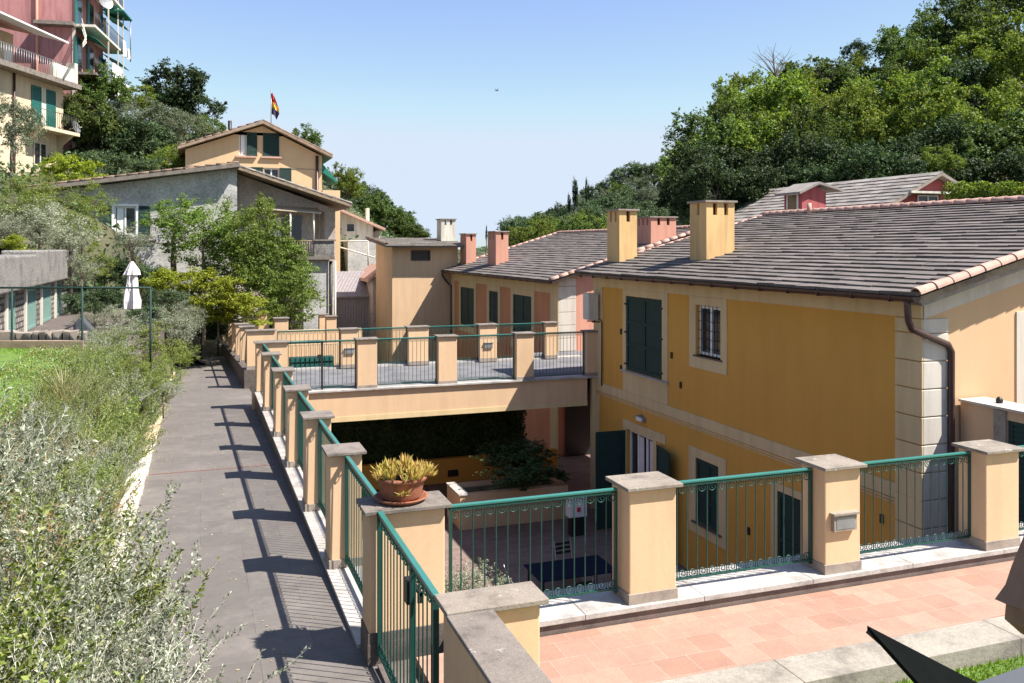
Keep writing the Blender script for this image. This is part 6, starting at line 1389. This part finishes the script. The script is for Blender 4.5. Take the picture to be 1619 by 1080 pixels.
for (x, rown, step, y0, y1) in ((-1.15, 'path edge', .62, 4.2, 22), (-3.3, 'inner lawn edge', .7, 5.0, 10.2), (-1.6, 'middle of the bank', .66, 3.6, 22), (-2.1, 'upper bank', .68, 3.6, 22.4), (-2.7, 'lawn edge', .7, 4.2, 10.6)):
    y = y0; i = 0
    while y < y1:
        xx = x+rn.uniform(-.13, .13); yy = y+rn.uniform(-.12, .12)
        if y < 7.5: k = rn.choice(['silver1', 'silver2', 'silver1', 'silver2', 'silver1', 'sage1'])
        elif y < 12: k = rn.choice(['silver1', 'sage2', 'silver2', 'sage2', 'sage1', 'dry1' if rown != 'path edge' else 'sage2'])
        else: k = rn.choice(['sage1', 'sage2', 'sage2', 'sage2', 'sage1', 'silver2'])
        s = rn.uniform(.68, 1.28)*(1.05 if y < 8 else .98 if y < 14 else 1.0)*(.72 if rown == 'path edge' and y > 9 else 1)
        if rown == 'path edge' and y > 8.6: xx -= .24; s *= .85
        if rown == 'upper bank' and y > 8.5: s *= .62; xx += .1
        if rown == 'middle of the bank' and 8.5 < y < 17: s *= .8
        if rown == 'path edge' and y < 8: xx += .12
        shrub(k, xx, yy, zb(xx, yy)-.03, s, '%s shrub, %s from the camera along the %s' % (names[k], ORD[i], rown), rn.uniform(0, 6.28), 'shrubs of the planted bank left of the path'); i += 1
        y += step*(1 if y < 9 else 1.15)
for i, (x, y, s, k) in enumerate(((-.72, 4.7, .95, 'silver1'), (-.62, 5.5, 1.05, 'silver2'), (-.66, 6.3, .95, 'silver1'), (-.85, 7.2, .8, 'silver2'), (-.6, 5.1, .9, 'sprig'), (-.6, 6.0, .8, 'sprig'), (-.4, 4.5, 1.0, 'sprig'))):
    shrub(k, x, y, zp(y)+.02, s, '%s shrub, %s of those leaning over the near path paving' % (names[k], ORD[i]), i*1.3, 'silver shrubs leaning over the near path')
# dry straw tufts among the shrubs
def tuft_mesh(seed, n=160):
    g = np.random.default_rng(seed); V = []; 
    for k in range(n):
        a = g.uniform(0, 6.28); r0 = g.uniform(0, .05); ln = g.uniform(.3, .75); lean = g.uniform(.05, .75); w = .0028
        b = np.array([math.cos(a)*r0, math.sin(a)*r0, 0]); d = np.array([math.cos(a)*lean, math.sin(a)*lean, 1.0]); d /= np.linalg.norm(d); q = np.array([-math.sin(a), math.cos(a), 0])*w
        m_ = b+d*ln*.6; t = m_+(d+np.array([math.cos(a)*.5, math.sin(a)*.5, -.25]))*ln*.4
        V += [b-q, b+q, m_+q*.8, m_-q*.8, m_-q*.8, m_+q*.8, t+q*.2, t-q*.2]
    me = bpy.data.meshes.new('tuft'); me.from_pydata([tuple(v) for v in V], [], [tuple(range(i, i+4)) for i in range(0, len(V), 4)]); me.materials.append(L['straw']); return me
TM = [tuft_mesh(s) for s in (1, 2, 3)]
spots = [(-1.3, 5.4), (-1.9, 6.3), (-1.1, 7.6), (-1.7, 8.4), (-2.1, 9.6), (-1.25, 10.2), (-1.7, 11.5), (-1.2, 12.8), (-1.6, 13.9), (-2.0, 15.2), (-1.25, 16.0), (-1.7, 17.2), (-1.3, 18.6), (-2.2, 7.4), (-2.3, 5.2)]
for i, (x, y) in enumerate(spots):
    for j in range(1):
        o = bpy.data.objects.new('grass_tuft', TM[i % 3]); C.objects.link(o); o.location = (x, y, zb(x, y)); o.rotation_euler = (0, 0, i*1.7); o.scale = (1.25,)*3
        tag(o, 'tuft of dry straw coloured grass, %s from the camera among the bank shrubs' % ORD[sorted(spots, key=lambda s: s[1]).index((x, y))], 'grass tuft', 'dry grass tufts among the shrubs')
# big rounded bushes at the far end of the bank
lt = [('sagebush', 272, 520, 23, 40, 1.0, 'tall grey feathery bush overhanging the far path'), ('greenbush', 240, 552, 21, 54, .8, 'yellowish green rounded bush beside the far path'), ('sagebush', 200, 530, 21, 40, .8, 'grey green bush below the umbrella'), ('greenbush', 175, 575, 18.5, 44, .7, 'green bush right of the lawn'), ('greenbush', 262, 590, 19, 36, .7, 'bright bush leaning onto the path edge'), ('sagebush', 140, 545, 20, 26, .9, 'thin grey bush below the garden cart'), ('sagebush', 292, 500, 26, 26, 1.1, 'grey bush furthest along the left edge of the path')]
lt += [('holm', 128, 482, 24, 26, 1.0, 'dark bush behind the railing between the louvred doors and the cart'), ('dark', 165, 478, 27, 26, 1.0, 'very dark bush behind the railing left of the umbrella'), ('sagebush', 95, 535, 21, 20, .7, 'small grey bush behind the timber edge'), ('greenbush', 285, 560, 24, 26, .9, 'green bush between the tall grey bush and the path'), ('sagebush', 258, 618, 17.5, 26, .9, 'small grey bush at the path edge near the tan stones'), ('greenbush', 225, 600, 17, 34, .8, 'green bush on the bank behind the small grey bush'), ('sagebush', 150, 510, 25, 30, .8, 'grey bush on the patio below the railing post'), ('holm', 232, 505, 25, 28, .9, 'dusty bush right of the umbrella'), ('sagebush', 180, 500, 26, 24, .9, 'pale bush between the cart and the umbrella'), ('holm', 262, 480, 28, 30, .9, 'dusty bush left of the yellow leaved bush'), ('sagebush', 110, 560, 19, 24, .8, 'low grey bush below the timber edge beside the lawn')]
for k, u, v, d, rp, sz, lab in lt: T(k, u, v, d, rp*1.15, lab, 'rounded bushes at the far end of the bank', sz, side='L', anch=False, name='bush', cat='bush', low=True)

g = np.random.default_rng(71); n = 420; y = 5+g.random(n)**1.3*18; x = -.85+2.1*g.random(n)**1.6
P = np.stack([x, y, np.array([zp(v) for v in y])+.006], 1)
me = leaf_mesh('fallen_leaves', P, .03, L['straw'], 71, .6, np.tile([0, 0, 6.0], (n, 1)), .6); o = bpy.data.objects.new('fallen_leaves', me); C.objects.link(o); tag(o, 'dry leaves and petals scattered over the path paving', 'leaves', None, 'stuff')
